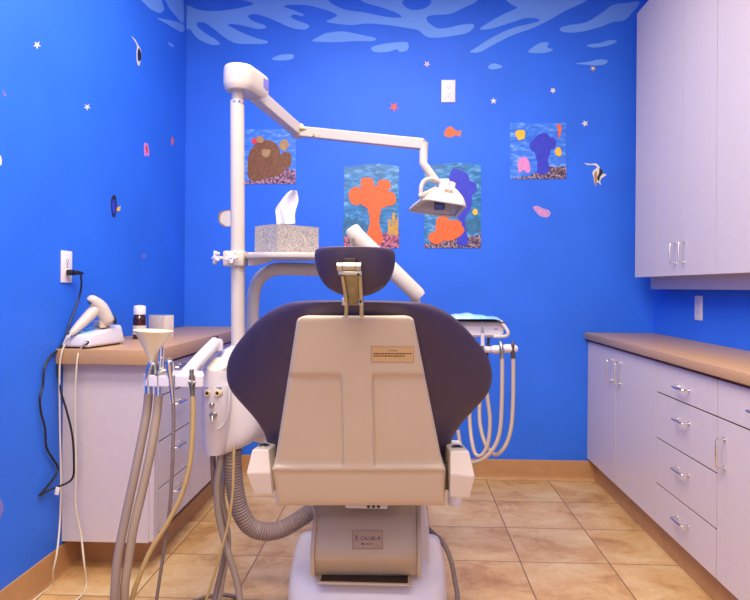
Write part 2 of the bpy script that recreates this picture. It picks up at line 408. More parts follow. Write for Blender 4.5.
# left run: narrow, drawers towards the room
LT = .876; LTOP = .938
la, lb, lc = CY0, PX(190, 450, XLF).y, PX(214, 440, XLF).y
fr = []
LZ = lambda x, y: PX(x, y, XLF).z
d0, d1, d2 = PX(152, 493, XLF).z, PX(152, 440, XLF).z, LT - .012
zs = [TOE + .022, LZ(170, 480), LZ(170, 435), LZ(170, 392) , LT - .012]
lx = la + .055
for a_, b_ in zip(zs, zs[1:]):
    zh = (a_ + b_) / 2 + .04; yy = (lx + lb) / 2
    fr.append(('drawer', lx, lb, a_, b_, ((yy - .055, zh), (yy + .055, zh))))
fr.append(('stile', la, lx, TOE + .001, LT - .002, None))
fr.append(('door', lb, (lb + D) / 2, TOE + .022, LT - .012, None)); fr.append(('door', (lb + D) / 2, D - .01, TOE + .022, LT - .012, None))
LC = base_cab('white base cabinet with drawers against the left wall, behind the hoses', la, D - .002, fr, XLF, XL + .002, 1, .06, LT, 'base cabinet on the left')
tk = [c for c in LC.children if c.name.startswith('toe_kick')][0]
for v in tk.data.vertices:                                # its plinth is set back at the end panel too
    if v.co.y + wloc(LC).y < la + .01: v.co.y += .14
for v in LC.children[0].data.vertices: v.co.x += 0
wt = MB().box((XL + .001, CY0 - .055, LT), (XLF + .022, D - .001, LTOP), .004)
tag(obj('worktop', wt, 'counter_tan', base=(-1.2, 3.2, LT)), 'short tan laminate worktop against the left wall, carrying the amber bottle', 'worktop')
# wall cabinets
XU = 1.38; UZ0 = PX(700, 274.6, XU).z; UZ1 = PX(638.5, 12, XU).z
U = [PX(635.8, 150, XU).y, PX(658, 150, XU).y, PX(683, 150, XU).y, PX(716.5, 150, XU).y, 1.2]
def wall_cab(label, y0, y1, doors):
    root = thing('wall_cabinet', ((XU + XR) / 2, (y0 + y1) / 2, UZ0), label, 'cabinet', 'wall cabinets on the right')
    obj('body', MB().box((XU + .02, y0, UZ0), (XR - .002, y1, UZ1), .001), 'laminate', root, 30)
    obj('reveal', MB().box((XU + .005, y0 + .001, UZ0 + .001), (XU + .0205, y1 - .001, UZ1 - .001)), 'gap_dark', root, 0)
    for ya_, yb_, hy in doors:
        f = obj('door', MB().box((XU, ya_ + .0022, UZ0), (XU + .0145, yb_ - .0022, UZ1), .001), 'laminate', root, 30)
        if hy:
            wire_pull(f, (XU, hy, PX(669.6, 263, XU - .03).z), (XU, hy, PX(669.6, 243, XU - .03).z), (-1, 0, 0), .004)
wall_cab('narrow white wall cabinet farthest back, next to the back wall', U[1], U[0], [(U[1], U[0], None)])
wall_cab('white wall cabinet with two handles side by side on its doors', U[3], U[1], [(U[2], U[1], PX(669.8, 250, XU - .03).y), (U[3], U[2], PX(678.4, 250, XU - .03).y)])
wall_cab('white wall cabinet with a plain door at the right edge of the photo', U[4], U[3], [(U[3] - .32, U[3], None), (U[4], U[3] - .32, None)])
xv = P(650.5, 285, U[0]).x
tag(obj('light_rail', MB().box((xv, U[4], EYE + .0), (xv + .018, U[0], UZ0), .001), 'laminate', base=(xv, 2.4, EYE)), 'white light rail hanging under the wall cabinets', 'light rail')

# ------------------------------------------------------------------ wall plates
def outlet(p, ux, n, w, h, label, group='wall plates'):
    """p centre on the wall, ux along the wall, n out of the wall"""
    p, ux, n = Vector(p), Vector(ux), Vector(n); uz = Vector((0, 0, 1))
    root = thing('wall_outlet', p, label, 'outlet', group)
    M = Matrix((ux, n, uz)).transposed()
    m = MB().box(p + Vector((-w / 2, 0, -h / 2)), p + Vector((w / 2, .006, h / 2)), .003)
    def turn(mb):
        for v in mb.bm.verts: v.co = p + M @ (v.co - p)
        return mb
    obj('cover_plate', turn(m), 'plate_white', root)
    for s in (-1, 1):
        c = p + Vector((0, 0, s * h * .17))
        k = MB().prism([c + Vector((math.cos(a) * w * .21, .0055, max(-.8, min(.8, math.sin(a))) * h * .115)) for a in [2 * PI * i / 24 for i in range(24)]], (0, .002, 0))
        soc = obj('socket', turn(k), 'plate_white', root)
        j = MB()
        for dx in (-1, 1): j.box(c + Vector((dx * w * .09 - .0012, .0072, -.006 + h * .02)), c + Vector((dx * w * .09 + .0012, .0079, .006 + h * .02)))
        j.cyl(c + Vector((0, .0072, -h * .06)), c + Vector((0, .0079, -h * .06)), .0028, seg=10)
        obj('slots', turn(j), 'slot_dark', soc)
    sc = MB().cyl(p + Vector((0, .0055, 0)), p + Vector((0, .0072, 0)), .0035, seg=10)
    obj('screw', turn(sc), 'nickel', root)
    return root
outlet(P(448.3, 91.3, D), (1, 0, 0), (0, -1, 0), .088, .142, 'white wall outlet high on the back wall')
pl = PX(65.8, 266.8, XL)
outlet(pl, (0, 1, 0), (1, 0, 0), .082, .133, 'white wall outlet on the left wall with a black plug in it')
pr = PX(699.3, 308, XR)
outlet(pr, (0, 1, 0), (-1, 0, 0), .085, .13, 'white wall outlet under the wall cabinets on the right wall')

# ------------------------------------------------------------------ posters and wall stickers
def onback(z=.0): return lambda x, y: P(x, y, D) + Vector((0, -z, 0))
def poly_from(pts, f, sub=4): return dense(pts, f, sub)
def poster(label, outline, layers, water, group='sea posters on the back wall'):
    """layers: (material, pixel outline, smooth?)"""
    mats = [water]; mb = MB().m(0)
    mb.prism([onback(.0005)(x, y) for x, y in outline], (0, -.0022, 0))
    z = .0027
    for mname, pts, sub in layers:
        if mname not in mats: mats.append(mname)
        mb.m(mats.index(mname)).prism(poly_from(pts, onback(z), sub) if sub else [onback(z)(x, y) for x, y in pts], (0, -.0003, 0)); z += .0004
    cx = sum(p[0] for p in outline) / len(outline); cy = max(p[1] for p in outline)
    return tag(obj('poster', mb, mats, smooth=0, base=P(cx, cy, D)), label, 'poster', group)
def blob(cx, cy, rx, ry, n=12, wob=.12, seed=0):
    r = random.Random(seed); return [(cx + rx * math.cos(2 * PI * i / n) * (1 + r.uniform(-wob, wob)), cy + ry * math.sin(2 * PI * i / n) * (1 + r.uniform(-wob, wob))) for i in range(n)]
def bed(x0, x1, y_l, y_r, yb, seed, hump=3):
    r = random.Random(seed); n = 12; o = [(x0, yb)]
    for i in range(n + 1):
        t = i / n; o.append((x0 + (x1 - x0) * t, y_l + (y_r - y_l) * t + r.uniform(-hump, hump)))
    return o + [(x1, yb)]
def wave_top(x0, x1, y0, yb, a, n=14):
    return [(x0, yb), (x0, y0)] + [(x0 + (x1 - x0) * i / n, y0 - a * math.sin(PI * (1.6 * i / n - .45)) ) for i in range(1, n)] + [(x1, y0 + 1), (x1, yb)]
poster('tall teal sea poster with orange sponge above pink coral, behind the headrest', wave_top(344, 399, 165.5, 248, 1.6),
   [('teal_print', bed(344, 372, 216, 224, 247.5, 3), 2), ('coral_pink', bed(344, 399, 238, 232, 248, 4, 2), 0),
    ('weed_print', [(388, 234), (388, 219), (390.5, 219), (391, 229), (392.5, 213), (395, 212), (395.5, 226), (397, 217), (398.5, 217), (398, 236)], 0),
    ('orange_print', blob(374.5, 197, 17, 12, 14, .1, 5), 4), ('orange_print', [(366, 242), (370, 222), (368, 206), (381, 206), (379, 222), (383, 242)], 3), ('orange_print', blob(356.5, 196, 8, 9, 10, .1, 6), 4), ('orange_print', blob(367, 183.5, 7, 6.5, 10, .1, 9), 4), ('orange_print', blob(384, 185.5, 7, 6, 10, .1, 10), 4), ('orange_print', blob(389, 199, 7, 7, 10, .1, 11), 4)], 'water_teal')
poster('tall teal sea poster with blue and orange corals, behind the operating light', wave_top(424, 481, 164.5, 248, 1.8),
   [('teal_print', blob(473, 226, 9, 8, 10, .15, 8), 3), ('coral_dark', bed(424, 481, 244, 234, 248, 12, 2), 0),
    ('royal_print', [(451, 190), (449, 178), (453, 169), (461, 170.5), (468, 175), (470, 186), (472, 199), (470, 210), (463, 218), (455, 214)], 4),
    ('royal_print', blob(471, 188, 6, 7, 10, .1, 31), 4), ('royal_print', blob(450, 201, 6, 8, 10, .1, 32), 4), ('royal_print', [(457, 244), (459, 222), (458, 210), (467, 210), (465, 224), (468, 244)], 3), ('yellow_print', blob(475, 212, 2.5, 3, 8, .2, 33), 3),
    ('orange_print', blob(449, 230, 14, 10, 14, .1, 15), 4), ('orange_print', blob(436, 238, 8, 6, 10, .1, 16), 4), ('orange_print', blob(443, 222, 7, 6, 10, .1, 17), 4), ('orange_print', blob(456, 226, 6, 6, 10, .1, 18), 4)], 'water_teal')
poster('square blue sea poster with yellow specks and royal blue coral, at the right', [(510, 179), (510, 123), (566, 123), (566, 179)],
   [('coral_dark', [(511, 179), (516, 177.5), (530, 176), (539, 171), (548, 166.5), (557, 167), (566, 166), (566, 179)], 0),
    ('royal_print', [(534, 150), (533, 141), (538, 135), (545, 133), (550, 138), (551, 149), (548, 160), (549, 172), (538, 174), (537, 162)], 4), ('royal_print', blob(534, 146, 4.5, 6, 10, .1, 34), 4), ('royal_print', blob(552, 143, 4, 6, 10, .1, 35), 4),
    ('yellow_print', blob(558, 152, 3.5, 4, 9, .2, 36), 3),
    ('yellow_print', blob(520.5, 135, 5, 5.5, 9, .2, 3), 3), ('orange_print', [(556.5, 125), (560.5, 125), (561, 131), (559.5, 137), (557.5, 136), (558, 131)], 3),
    ('pink_print', [(518, 170), (517.5, 163), (520, 158), (525.5, 157.5), (529, 162), (530, 171), (527, 173), (523, 170), (520, 173)], 3)], 'water_blue')
poster('square blue sea poster with brown rock and coral, next to the white pole', [(238, 184), (238, 129.5), (296, 129), (295.5, 184)],
   [('coral_purple', [(238, 184), (244, 180.5), (255, 181), (264, 176), (273, 170), (284, 169), (295.7, 170), (295.5, 184)], 0),
    ('brown_print', [(250, 180), (248, 160), (252, 148), (261, 141), (272, 141), (279, 148), (281, 160), (284, 172), (270, 178)], 4), ('brown_print', blob(286, 160, 6, 9, 10, .12, 41), 4),
    ('tan_print', blob(284, 145, 5, 6, 9, .2, 42), 3), ('tan_print', blob(266, 153, 5, 4, 9, .2, 43), 3), ('tan_print', blob(260, 140, 4, 3.5, 9, .2, 22), 3), ('red_print', blob(254.5, 141, 3, 3, 9, .1, 21), 3)], 'water_blue')

SGROUP = 'small sea stickers on the walls'
def star(cx, cy, r, k=.42, rot=.3, n=5):
    return [(cx + (r if i % 2 == 0 else r * k) * math.cos(rot + PI * i / n), cy + (r if i % 2 == 0 else r * k) * math.sin(rot + PI * i / n)) for i in range(2 * n)]
def sticker(label, layers, side='back', group=SGROUP, name='wall_sticker'):
    mats = []; mb = MB(); z = .0
    for mname, pts, sub in layers:
        if mname not in mats: mats.append(mname)
        f = (lambda x, y: P(x, y, D) + Vector((0, -z, 0))) if side == 'back' else (lambda x, y: PX(x, y, XL) + Vector((z, 0, 0)))
        mb.m(mats.index(mname)).prism(dense(pts, f, sub) if sub else [f(x, y) for x, y in pts], (0, -.0009, 0) if side == 'back' else (.0009, 0, 0)); z += .0006
    px = layers[0][1][0]
    return tag(obj(name, mb, mats, smooth=0, base=P(px[0], px[1], D) if side == 'back' else PX(px[0], px[1], XL)), label, 'sticker', group)
sticker('tiny pale starfish sticker up left of the high wall outlet', [('cream_print', star(427, 64, 3.4), 0), ('pink_print', star(427, 64, 1.9), 0)])
sticker('red starfish sticker above the light arm on the back wall', [('red_print', star(394, 107, 5.2), 0), ('orange_print', star(394, 107, 2.5), 0)])
sticker('tiny cream starfish sticker down right of the high wall outlet', [('cream_print', star(493.5, 101, 3.4, rot=.9), 0)])
sticker('tiny cream starfish sticker high between the outlet and the wall cabinets', [('cream_print', star(553, 90.5, 3.4), 0)])
sticker('tiny grey starfish sticker topmost at right, under a painted ripple', [('tan_print', star(593, 68.5, 3.6), 0), ('cream_print', star(593, 68.5, 2.2), 0)])
sticker('tiny cream starfish sticker up right of the square blue poster', [('cream_print', star(585, 123.5, 3.6, rot=.6), 0)])
sticker('small plain orange sticker below the high wall outlet', [('orange_print', [(444, 134), (447, 128), (451, 126.5), (454, 129), (458, 131.5), (461, 130), (460, 136.5), (456, 135), (452, 137), (447, 137)], 3)])
sticker('black and cream striped tropical fish sticker right of the square poster',
   [('cream_print', [(584.5, 163), (590, 164), (596, 163.5), (599.5, 167), (602, 173), (606.5, 174.5), (602, 178), (600, 181), (601, 185), (597.5, 182), (595.5, 186), (594, 181), (593.5, 177), (592.5, 173), (594, 170), (597, 167.5), (594, 165), (588, 165)], 3),
    ('black_print', [(599.5, 168), (603, 172.5), (600, 177), (599, 181.5), (597, 178), (599, 173)], 3), ('tan_print', [(594, 175), (596.5, 171), (597, 177), (596.5, 183), (595, 185)], 3)])
sticker('pink wavy coral sticker beneath the square blue poster', [('dusty_print', [(533, 207), (538, 206), (543, 208.5), (547.5, 209.5), (550.5, 213), (548, 217), (541, 216.5), (536, 212)], 3), ('pink_print', [(537, 209.5), (543, 211), (547, 213), (545, 215), (539, 212.5)], 3)])
sticker('cream shell sticker half hidden by the white pole', [('tan_print', [(219, 222), (218.5, 217), (219.5, 212.5), (223, 211), (228, 210), (233, 211), (236, 217), (234, 224), (228, 227), (223, 226)], 3), ('cream_print', [(221, 222.5), (220.3, 216.5), (222.5, 212.8), (228, 211), (233, 212.5), (235, 217), (233, 223.5), (228, 226.4)], 3)])
sticker('tiny white starfish sticker highest on the left wall', [('cream_print', star(37, 45, 4.3, .35), 0)], 'left')
sticker('tiny white starfish sticker at mid height of the left wall', [('cream_print', star(87, 107, 3.6, .35), 0)], 'left')
sticker('dark fish sticker with a pale streamer near the top of the left wall', [('cream_print', [(131, 36), (135, 39.5), (138.5, 46), (141, 51), (141, 57), (139, 66), (137, 62), (136.5, 53), (137, 46), (134, 40)], 3), ('black_print', [(138.5, 48), (141, 53), (140.5, 60), (138, 61), (137.3, 54)], 3)], 'left')
sticker('pink oblong jellyfish-like sticker on the left wall', [('pink_print', [(144, 144.5), (146, 143), (148, 145), (149, 154), (148, 156.5), (146, 155), (144.5, 156)], 3), ('red_print', [(145.2, 146.5), (147, 146), (147.6, 152), (146, 153)], 3)], 'left')
sticker('tiny orange sticker nearest the left room corner', [('orange_print', [(172, 137), (173.3, 138), (173.5, 142), (172.5, 145.5), (171.3, 144), (171.6, 140)], 3)], 'left')
sticker('dark blue fish sticker with a yellow tail on the left wall', [('black_print', [(111, 200), (113, 195.5), (115.5, 196), (116.5, 203), (116.3, 212), (114, 217.5), (112, 215), (111, 208)], 3), ('royal_print', [(111.8, 203), (113.5, 199), (115, 204), (115.2, 211), (113.5, 214.5), (111.8, 209)], 3), ('yellow_print', [(116.5, 208), (120.3, 206), (119.5, 211), (116.5, 211)], 0)], 'left')
sticker('tiny mauve sticker at the upper left edge of the photo', [('mauve_print', [(2.5, 90), (4, 92), (6, 94), (5.5, 97), (4, 96), (3, 93.5)], 3)], 'left')
sticker('small white sticker cut by the left edge of the photo', [('cream_print', [(-6, 160), (-3, 154), (.5, 156), (1.5, 160), (1, 165), (-3, 165)], 3)], 'left')
sticker('round lilac sticker low on the left wall at the photo edge', [('mauve_print', blob(-6, 508, 9, 14, 12, .05, 2), 3)], 'left')
sticker('faint grey starfish sticker above the amber bottle', [('mauve_print', star(144, 256, 3.4, .4), 0)], 'left')

# ------------------------------------------------------------------ counter-top things at left
cz = LTOP
# amber bottle
bx = PZ(139.5, 337, cz); bx.x = max(bx.x, XL + .045); bx.y = 2.98; bx.x = P(139.5, 337, 2.98).x
root = thing('medicine_bottle', (bx.x, bx.y, cz), 'dark amber bottle with a white cap on the left worktop', 'bottle')
R = .031; BK = 1.1
obj('glass_body', MB().lathe((bx.x, bx.y, cz), [(R * .9, 0), (R, .004), (R, .088 * BK), (R * .93, .098 * BK), (R * .6, .108 * BK), (R * .58, .118 * BK)]), 'amber_glass', root)
obj('paper_label', MB().lathe((bx.x, bx.y, cz), [(R + .0004, .022), (R + .0006, .022), (R + .0006, .066), (R + .0004, .066)], cap0=False, cap1=False), 'label_paper', root)
obj('cap', MB().lathe((bx.x, bx.y, cz), [(R * .88, .108 * BK), (R * .92, .111 * BK), (R * .92, .14 * BK), (R * .82, .146 * BK), (R * .3, .149 * BK)]), 'white_cap', root)
# little box behind
b0 = P(149, 331, 3.12); b1 = P(169, 331, 3.02)
root = thing('small_carton', ((b0.x + b1.x) / 2, 3.08, cz), 'small white printed carton behind the funnel on the left worktop', 'box')
rz = Matrix.Rotation(-.45, 3, 'Z'); c = Vector(((b0.x + b1.x) / 2, 3.1, cz))
obj('carton_body', MB().box(c + Vector((-.056, -.03, 0)), c + Vector((.056, .03, .112)), .001, rot=rz, piv=c), 'label_paper', root)
obj('lid_print', MB().box(c + Vector((-.0562, -.0302, .1115)), c + Vector((.0562, .0302, .1145)), .0005, rot=rz, piv=c), 'blue_print', root)
# curing-light base
def CL(x, y):
    q = PZ(x, y, .006); q.x = max(q.x, XL + .024); return q
def frus(a0, a1, zt, zb, tin, bev=.006):
    m = MB(); t = bmesh.new(); bmesh.ops.create_cube(t, size=1)
    for v in t.verts:
        top = v.co.z > 0; kx = 1 - (tin if top else 0)
        v.co = Vector(((a0[0] + a1[0]) / 2 + v.co.x * (a1[0] - a0[0]) * kx, (a0[1] + a1[1]) / 2 + v.co.y * (a1[1] - a0[1]) * kx, zt if top else zb))
    bmesh.ops.bevel(t, geom=t.edges[:], offset=bev, segments=3, profile=.5, affect='EDGES'); m._merge(t); return m
qx0, qx1 = XL + .026, XL + .158; qy0, qy1 = 2.48, 2.73
qc = Vector(((qx0 + qx1) / 2, (qy0 + qy1) / 2, cz))
ROT = Matrix.Rotation(-.16, 3, 'Z')
def turned(mb, rot=ROT, p=qc):
    for v in mb.bm.verts: v.co = p + rot @ (v.co - p)
    return mb
root = thing('curing_light_console', qc, 'white tabletop dental unit with a pale blue panel on the left worktop', 'dental device')
m = frus((qx0, qy0), (qx1, qy1), cz + .090, cz + .006, .13, .012)
for v in m.bm.verts:
    if v.co.z > cz + .05: v.co.z -= .038 * (1 - (v.co.y - qy0) / (qy1 - qy0))
obj('case', turned(m), 'unit_white', root)
for x_ in (qx0 + .022, qx1 - .022):
    for y_ in (qy0 + .025, qy1 - .025): obj('foot', turned(MB().cyl((x_, y_, cz), (x_, y_, cz + .008), .008, seg=12)), 'black_rubber', root)
slope = .038 / (qy1 - qy0)
tz = lambda y_: cz + .0905 - slope * (qy1 - y_)
pp = []
for i in range(32):
    a = 2 * PI * i / 32; x_ = qx0 + .052 + .034 * math.cos(a); y_ = qy0 + .078 + .058 * math.sin(a); pp.append(Vector((x_, y_, tz(y_) - .001)))
pan = obj('control_panel', turned(MB().prism(pp, (0, 0, .002))), 'pale_blue', root)
bc = Vector((qx0 + .05, qy0 + .06, tz(qy0 + .06)))
obj('button', turned(MB().lathe(bc, [(.011, 0), (.011, .004), (.008, .006)])), 'plate_white', pan)
wmk = MB().prism([(qx1 - .0035, qy1 - .03, cz + .03), (qx1 - .0035, qy1 - .014, cz + .03), (qx1 - .0045, qy1 - .022, cz + .046)], (.0012, 0, 0))
obj('warning_mark', turned(wmk), 'yellow_mark', root, 0)
crd = MB().box((qx0 + .03, qy1 - .09, cz + .08), (qx0 + .10, qy1 - .055, cz + .104), .006)
obj('cradle', turned(crd), 'unit_white', root)
prt = PX(86, 344, XL + .115)
stick = Vector((P(84.5, 346, 2.46).x, 2.466, cz + .026))
EDGE = CY0 - .066
cab = MB().tube([stick + Vector((0, .03, 0)), stick, P(80, 350, EDGE + .02), P(77, 362, EDGE), P(75, 400, EDGE), P(76, 470, EDGE), P(75.5, 505, EDGE), P(81, 535, EDGE), P(84, 562, 2.41), PZ(86.5, 585, .006), PZ(80, 597, .006), PZ(68, 604, .006), PZ(45, 612, .006)], .0036, 8, 8)
cab_o = obj('cable', cab, 'cable_cream', root)
obj('grommet', MB().cyl(stick + Vector((0, .022, 0)), stick + Vector((0, .006, -.001)), .008, seg=14), 'black_rubber', root)
# handpiece resting in the cradle
hy = 2.60
hp0 = P(92, 300, hy - .02); hp1 = P(101, 308, hy); hp2 = P(108, 321, hy + .02)
root = thing('curing_light_gun', P(103, 320, hy), 'white pistol-shaped handpiece resting on the white tabletop unit', 'dental handpiece')
obj('barrel', MB().tube([P(90.0, 300.5, hy - .035), P(90.6, 300.2, hy - .034), P(93, 300.8, hy - .026), hp1, hp2, P(110, 324, hy + .022)], [.014, .020, .0235, .029, .0275, .016], 18, 3), 'cream_white', root)
obj('nozzle_cap', MB().cyl(P(89.3, 300.7, hy - .038), P(91.3, 300.4, hy - .03), .016, .0215), 'nickel', root)
obj('grip', MB().tube([P(97, 308, hy - .01), P(90, 315, hy - .035), P(81, 324, hy - .075), P(74, 331, hy - .105), P(70.5, 334.5, hy - .118)], [.0255, .0245, .020, .0145, .009], 16, 4), 'cream_white', root)
obj('neck', MB().cyl(P(103, 318, hy + .01), P(103, 327.5, hy + .01), .017, .015), 'button_tan', root)
obj('strain_relief', MB().tube([P(109, 313, hy + .04), P(113.5, 317, hy + .04), P(115.5, 324, hy + .04)], .007, 10, 4), 'black_rubber', root)
obj('cable', MB().tube([P(72, 333, hy - .112), P(68.8, 337, hy - .135), P(65, 344, EDGE + .014), P(61.5, 354, EDGE), P(59.5, 372, EDGE), P(60, 430, EDGE), P(61, 480, EDGE - .004), P(60, 520, EDGE - .004), P(57, 552, 2.38), P(53, 572, 2.37), CL(45, 584), CL(27, 595), CL(10, 606), CL(-20, 625)], .0036, 8, 8), 'cable_cream', root)
# black power cord
root = thing('power_cord', PX(76, 272, XL + .02), 'black power cord plugged into the left wall outlet, looping down the wall', 'cord')
p0 = pl + Vector((.006, 0, -.024))
plug0 = Vector((XL + .008, p0.y, p0.z))
obj('plug', MB().box(plug0 + Vector((-.0, -.014, -.012)), plug0 + Vector((.026, .014, .012)), .004).tube([plug0 + Vector((.02, .004, 0)), plug0 + Vector((.03, .03, 0)), plug0 + Vector((.03, .062, -.002))], [.011, .009, .006], 12, 4), 'black_rubber', root)
w = lambda x, y, o=.012: PX(x, y, XL + o)
cordp = [plug0 + Vector((.03, .058, -.002)), w(81, 277, .03), w(81.5, 284, .03), w(79.5, 296, .02), w(74.5, 311, .014), w(69, 326, .010), w(64.5, 340, .008), w(58, 350, .008), w(50, 357, .01), w(44.5, 368, .012), w(43, 385, .012), w(40, 398, .012), w(41, 412, .012), w(45, 428, .012), w(46.5, 447, .012), w(53, 459, .012), w(58, 468, .012), w(53, 479, .012), w(44, 490, .012), w(39.5, 495.5, .012), w(46, 492, .014), P(56, 487.5, EDGE - .012), P(66, 483.5, EDGE - .004), P(72.5, 478, EDGE), P(74, 466, EDGE), P(72.5, 437, EDGE), P(67, 412, EDGE), P(61.5, 394, EDGE), P(58.5, 378, EDGE + .002), P(57, 366, EDGE + .004)]
obj('flex', MB().tube(cordp, .0042, 8, 8), 'black_rubber', root)
tp = P(57.2, 490.5, EDGE - .016)
obj('tag', MB().box(tp + Vector((-.008, -.001, -.018)), tp + Vector((.008, .001, .014)), .0005, rot=Matrix.Rotation(.2, 3, 'Y')), 'white_cap', root)

# ------------------------------------------------------------------ dental chair
ACX = 359.3
def yrow(y): return 1.50 + (y - 302) * (1.72 - 1.50) / (475 - 302)      # lean of the back: the top comes nearer
X0 = P(ACX, 400, 1.62).x
chair = thing('dental_chair', (X0, 2.1, 0), 'plum upholstered dental chair with beige back shell, seen from behind', 'dental chair')
rows = [(301.6, 50), (302.4, 60), (304, 69), (306.5, 76), (312, 87), (320, 98), (333, 109.5), (346, 119.5), (356, 126), (365, 130), (375, 132.5), (385, 132.8), (393, 131.5), (400, 129), (407, 124), (414, 117.5), (421, 111), (428, 104.5), (436, 98.5), (443, 94.5), (450, 92.2), (458, 90.5), (466, 88.5), (478, 86.5), (488, 85)]
def ring(y, hw, n=40, sc=1.0):
    Yc = yrow(y); c = P(ACX - 1.0, y, Yc); W = hw * Yc / F * sc * 1.008; T = .115 * (1 if sc == 1 else sc)
    out = []
    for i in range(n):
        a = 2 * PI * i / n; ca, sa = math.cos(a), math.sin(a)
        x = W * (abs(ca) ** (.62)) * (1 if ca >= 0 else -1)
        th = T * (1 - .45 * (abs(x) / max(W, .01)) ** 2 * min(1, W / .3)) * .5
        yy = th * (abs(sa) ** .75) * (1 if sa >= 0 else -1)
        bend = .75 * x * x
        k = (Yc + .055 + bend) / Yc
        out.append(Vector(((c.x + x) * k, Yc + .055 + bend + yy, c.z)))
    return out
rg = [ring(301.0, 46, sc=.75)] + [ring(y, h) for y, h in rows] + [ring(489.5, 83, sc=.8)]
back = obj('backrest', MB().rings(rg), 'vinyl_plum', chair, 60)
ss = back.modifiers.new('smooth', 'SUBSURF'); ss.levels = 1; ss.render_levels = 1
# back shell
def sstep(a, b, x): t = max(0, min(1, (x - a) / (b - a))); return t * t * (3 - 2 * t)
def shell_hw(y):
    if y < 321.5: return 47 + 11.7 * math.sqrt(max(0, 1 - ((321.5 - y) / 5.8) ** 2))
    if y < 455: return 58.7 + (y - 321.5) * (82.2 - 58.7) / (454 - 321.5)
    if y < 470: return 82.2 + (y - 455) / 15 * 4.8
    return 87 - (y - 470) / 35 * 3.6
G = []
ys = [315.7, 316.0, 316.6, 317.5, 319, 321.5] + [321.5 + i * 2.2 for i in range(1, 66)] + [466, 467.5, 469, 470, 470.6, 472, 476, 484, 494, 501, 504, 505, 505.3]
for y in ys:
    hw = shell_hw(y); row = []; AX = 355.4 + min(y - 321, 149) * .0225 + max(0, y - 470) * .07
    yy = min(y, 470)
    Yb = yrow(yy) - .028 + (max(0, y - 470) / 35) * .045
    n = 96
    for i in range(n + 1):
        s_ = -1 + 2 * i / n
        s_ = math.copysign(abs(s_) ** .9, s_)
        px = AX + hw * s_
        d_edge = hw * (1 - abs(s_)); d_top = y - 315.7
        r_ = 6.0
        d = min(d_edge, d_top if y < 400 else 99, (505.3 - y) * 1.0 + .0 if y > 480 else 99)
        rd = .012 * (1 - math.sqrt(max(0, 1 - (1 - min(1, d / r_)) ** 2)))
        # pressed panels left and right of the middle rib
        inx = sstep(14.6, 16.6, abs(px - (AX + .3))) ; iny = sstep(373.5, 376.5, y) * (1 - sstep(463.5, 468, y)); 
        edge = 1
        rec = .011 * inx * iny * edge
        bulge = .010 * sstep(462, 470, y) * (1 - sstep(470, 471.5, y))
        row.append(P(px, y, Yb + rd + rec - bulge * .6))
    G.append(row)
shell = obj('back_shell', MB().sheet(G, (0, .05, 0)), 'shell_beige', chair, 35)
# printed caution label and its wording
def plaque_on(y0, x0, x1, y1, lift, Yf, name, mt, rim=None):
    a, b_, c_, d_ = P(x0, y1, Yf(y1)), P(x1, y1, Yf(y1)), P(x1, y0, Yf(y0)), P(x0, y0, Yf(y0))
    nrm = (b_ - a).cross(d_ - a).normalized()
    return a, (b_ - a), (d_ - a), nrm
YS = lambda y: yrow(y) - .0285
a, ex, ey, nr = plaque_on(346.3, 371, 413.6, 362, 0, YS, '', '')
def rect(a, ex, ey, u0, v0, u1, v1, nr, l): return [a + ex * u + ey * v + nr * l for u, v in ((u0, v0), (u1, v0), (u1, v1), (u0, v1))]
lab = obj('caution_label', MB().prism(rect(a, ex, ey, 0, 0, 1, 1, nr, -.0004), nr * .0012), 'label_tan', chair, 0)
lab['label'] = 'tan caution label'
rm = MB()
for u0, v0, u1, v1 in ((0, 0, 1, .03), (0, .97, 1, 1), (0, 0, .012, 1), (.988, 0, 1, 1)): rm.prism(rect(a, ex, ey, u0, v0, u1, v1, nr, .0006), nr * .0005)
obj('label_border', rm, 'plaque_rim', lab, 0)
tm = text_mb('WARNING', a + ex * .39 + ey * .69, ex, ey, .0045, ex.length * .22, .0012)
for u0, u1, v in ((.06, .94, .55), (.06, .80, .40)):            # lines of print too fine to read
    u = u0; rnd = random.Random(int(v * 100))
    while u < u1:
        w_ = rnd.uniform(.03, .075); tm.prism(rect(a, ex, ey, u, v - .035, min(u1, u + w_), v + .035, nr, .0009), nr * .0003); u += w_ + .013
obj('label_print', tm, 'text_brown', lab, 0)
for sx in (-1, 1):
    c = P(354 + sx * 17, 317.0, yrow(317) - .012)
    obj('screw', MB().cyl(c + Vector((0, 0, -.004)), c + Vector((0, 0, .003)), .0045, seg=12), 'brass_metal', chair)
# headrest
HY = 1.385
hl = [(246.2, 26, 0), (246.8, 34, 0), (248.2, 38.5, .1), (250.5, 40, .2), (254, 40.8, .3), (260, 40.7, .3), (268, 39.6, .3), (275, 37.4, .2), (282, 34, .2), (288, 28.5, .1), (292, 22.5, 0), (295, 15.5, 0), (296.8, 9, 0)]
rg = []
for y, hw, _ in hl:
    c = P(353.4, y, HY); W = hw * 1.03 * HY / F; k = min(1, hw / 40)
    t_ = .040 * (.35 + .65 * math.sqrt(max(0, 1 - ((y - 266) / 33.0) ** 2)))
    r_ = []
    for i in range(32):
        a_ = 2 * PI * i / 32; ca, sa = math.cos(a_), math.sin(a_)
        x = W * math.copysign(abs(ca) ** .7, ca); r_.append(Vector((c.x + x, HY + .04 + t_ * math.copysign(abs(sa) ** .8, sa) + 1.2 * x * x + (y - 266) * .0006, c.z)))
    rg.append(r_)
hd = obj('headrest', MB().rings(rg), 'vinyl_plum', chair, 60)
sm = hd.modifiers.new('smooth', 'SUBSURF'); sm.levels = 1; sm.render_levels = 1
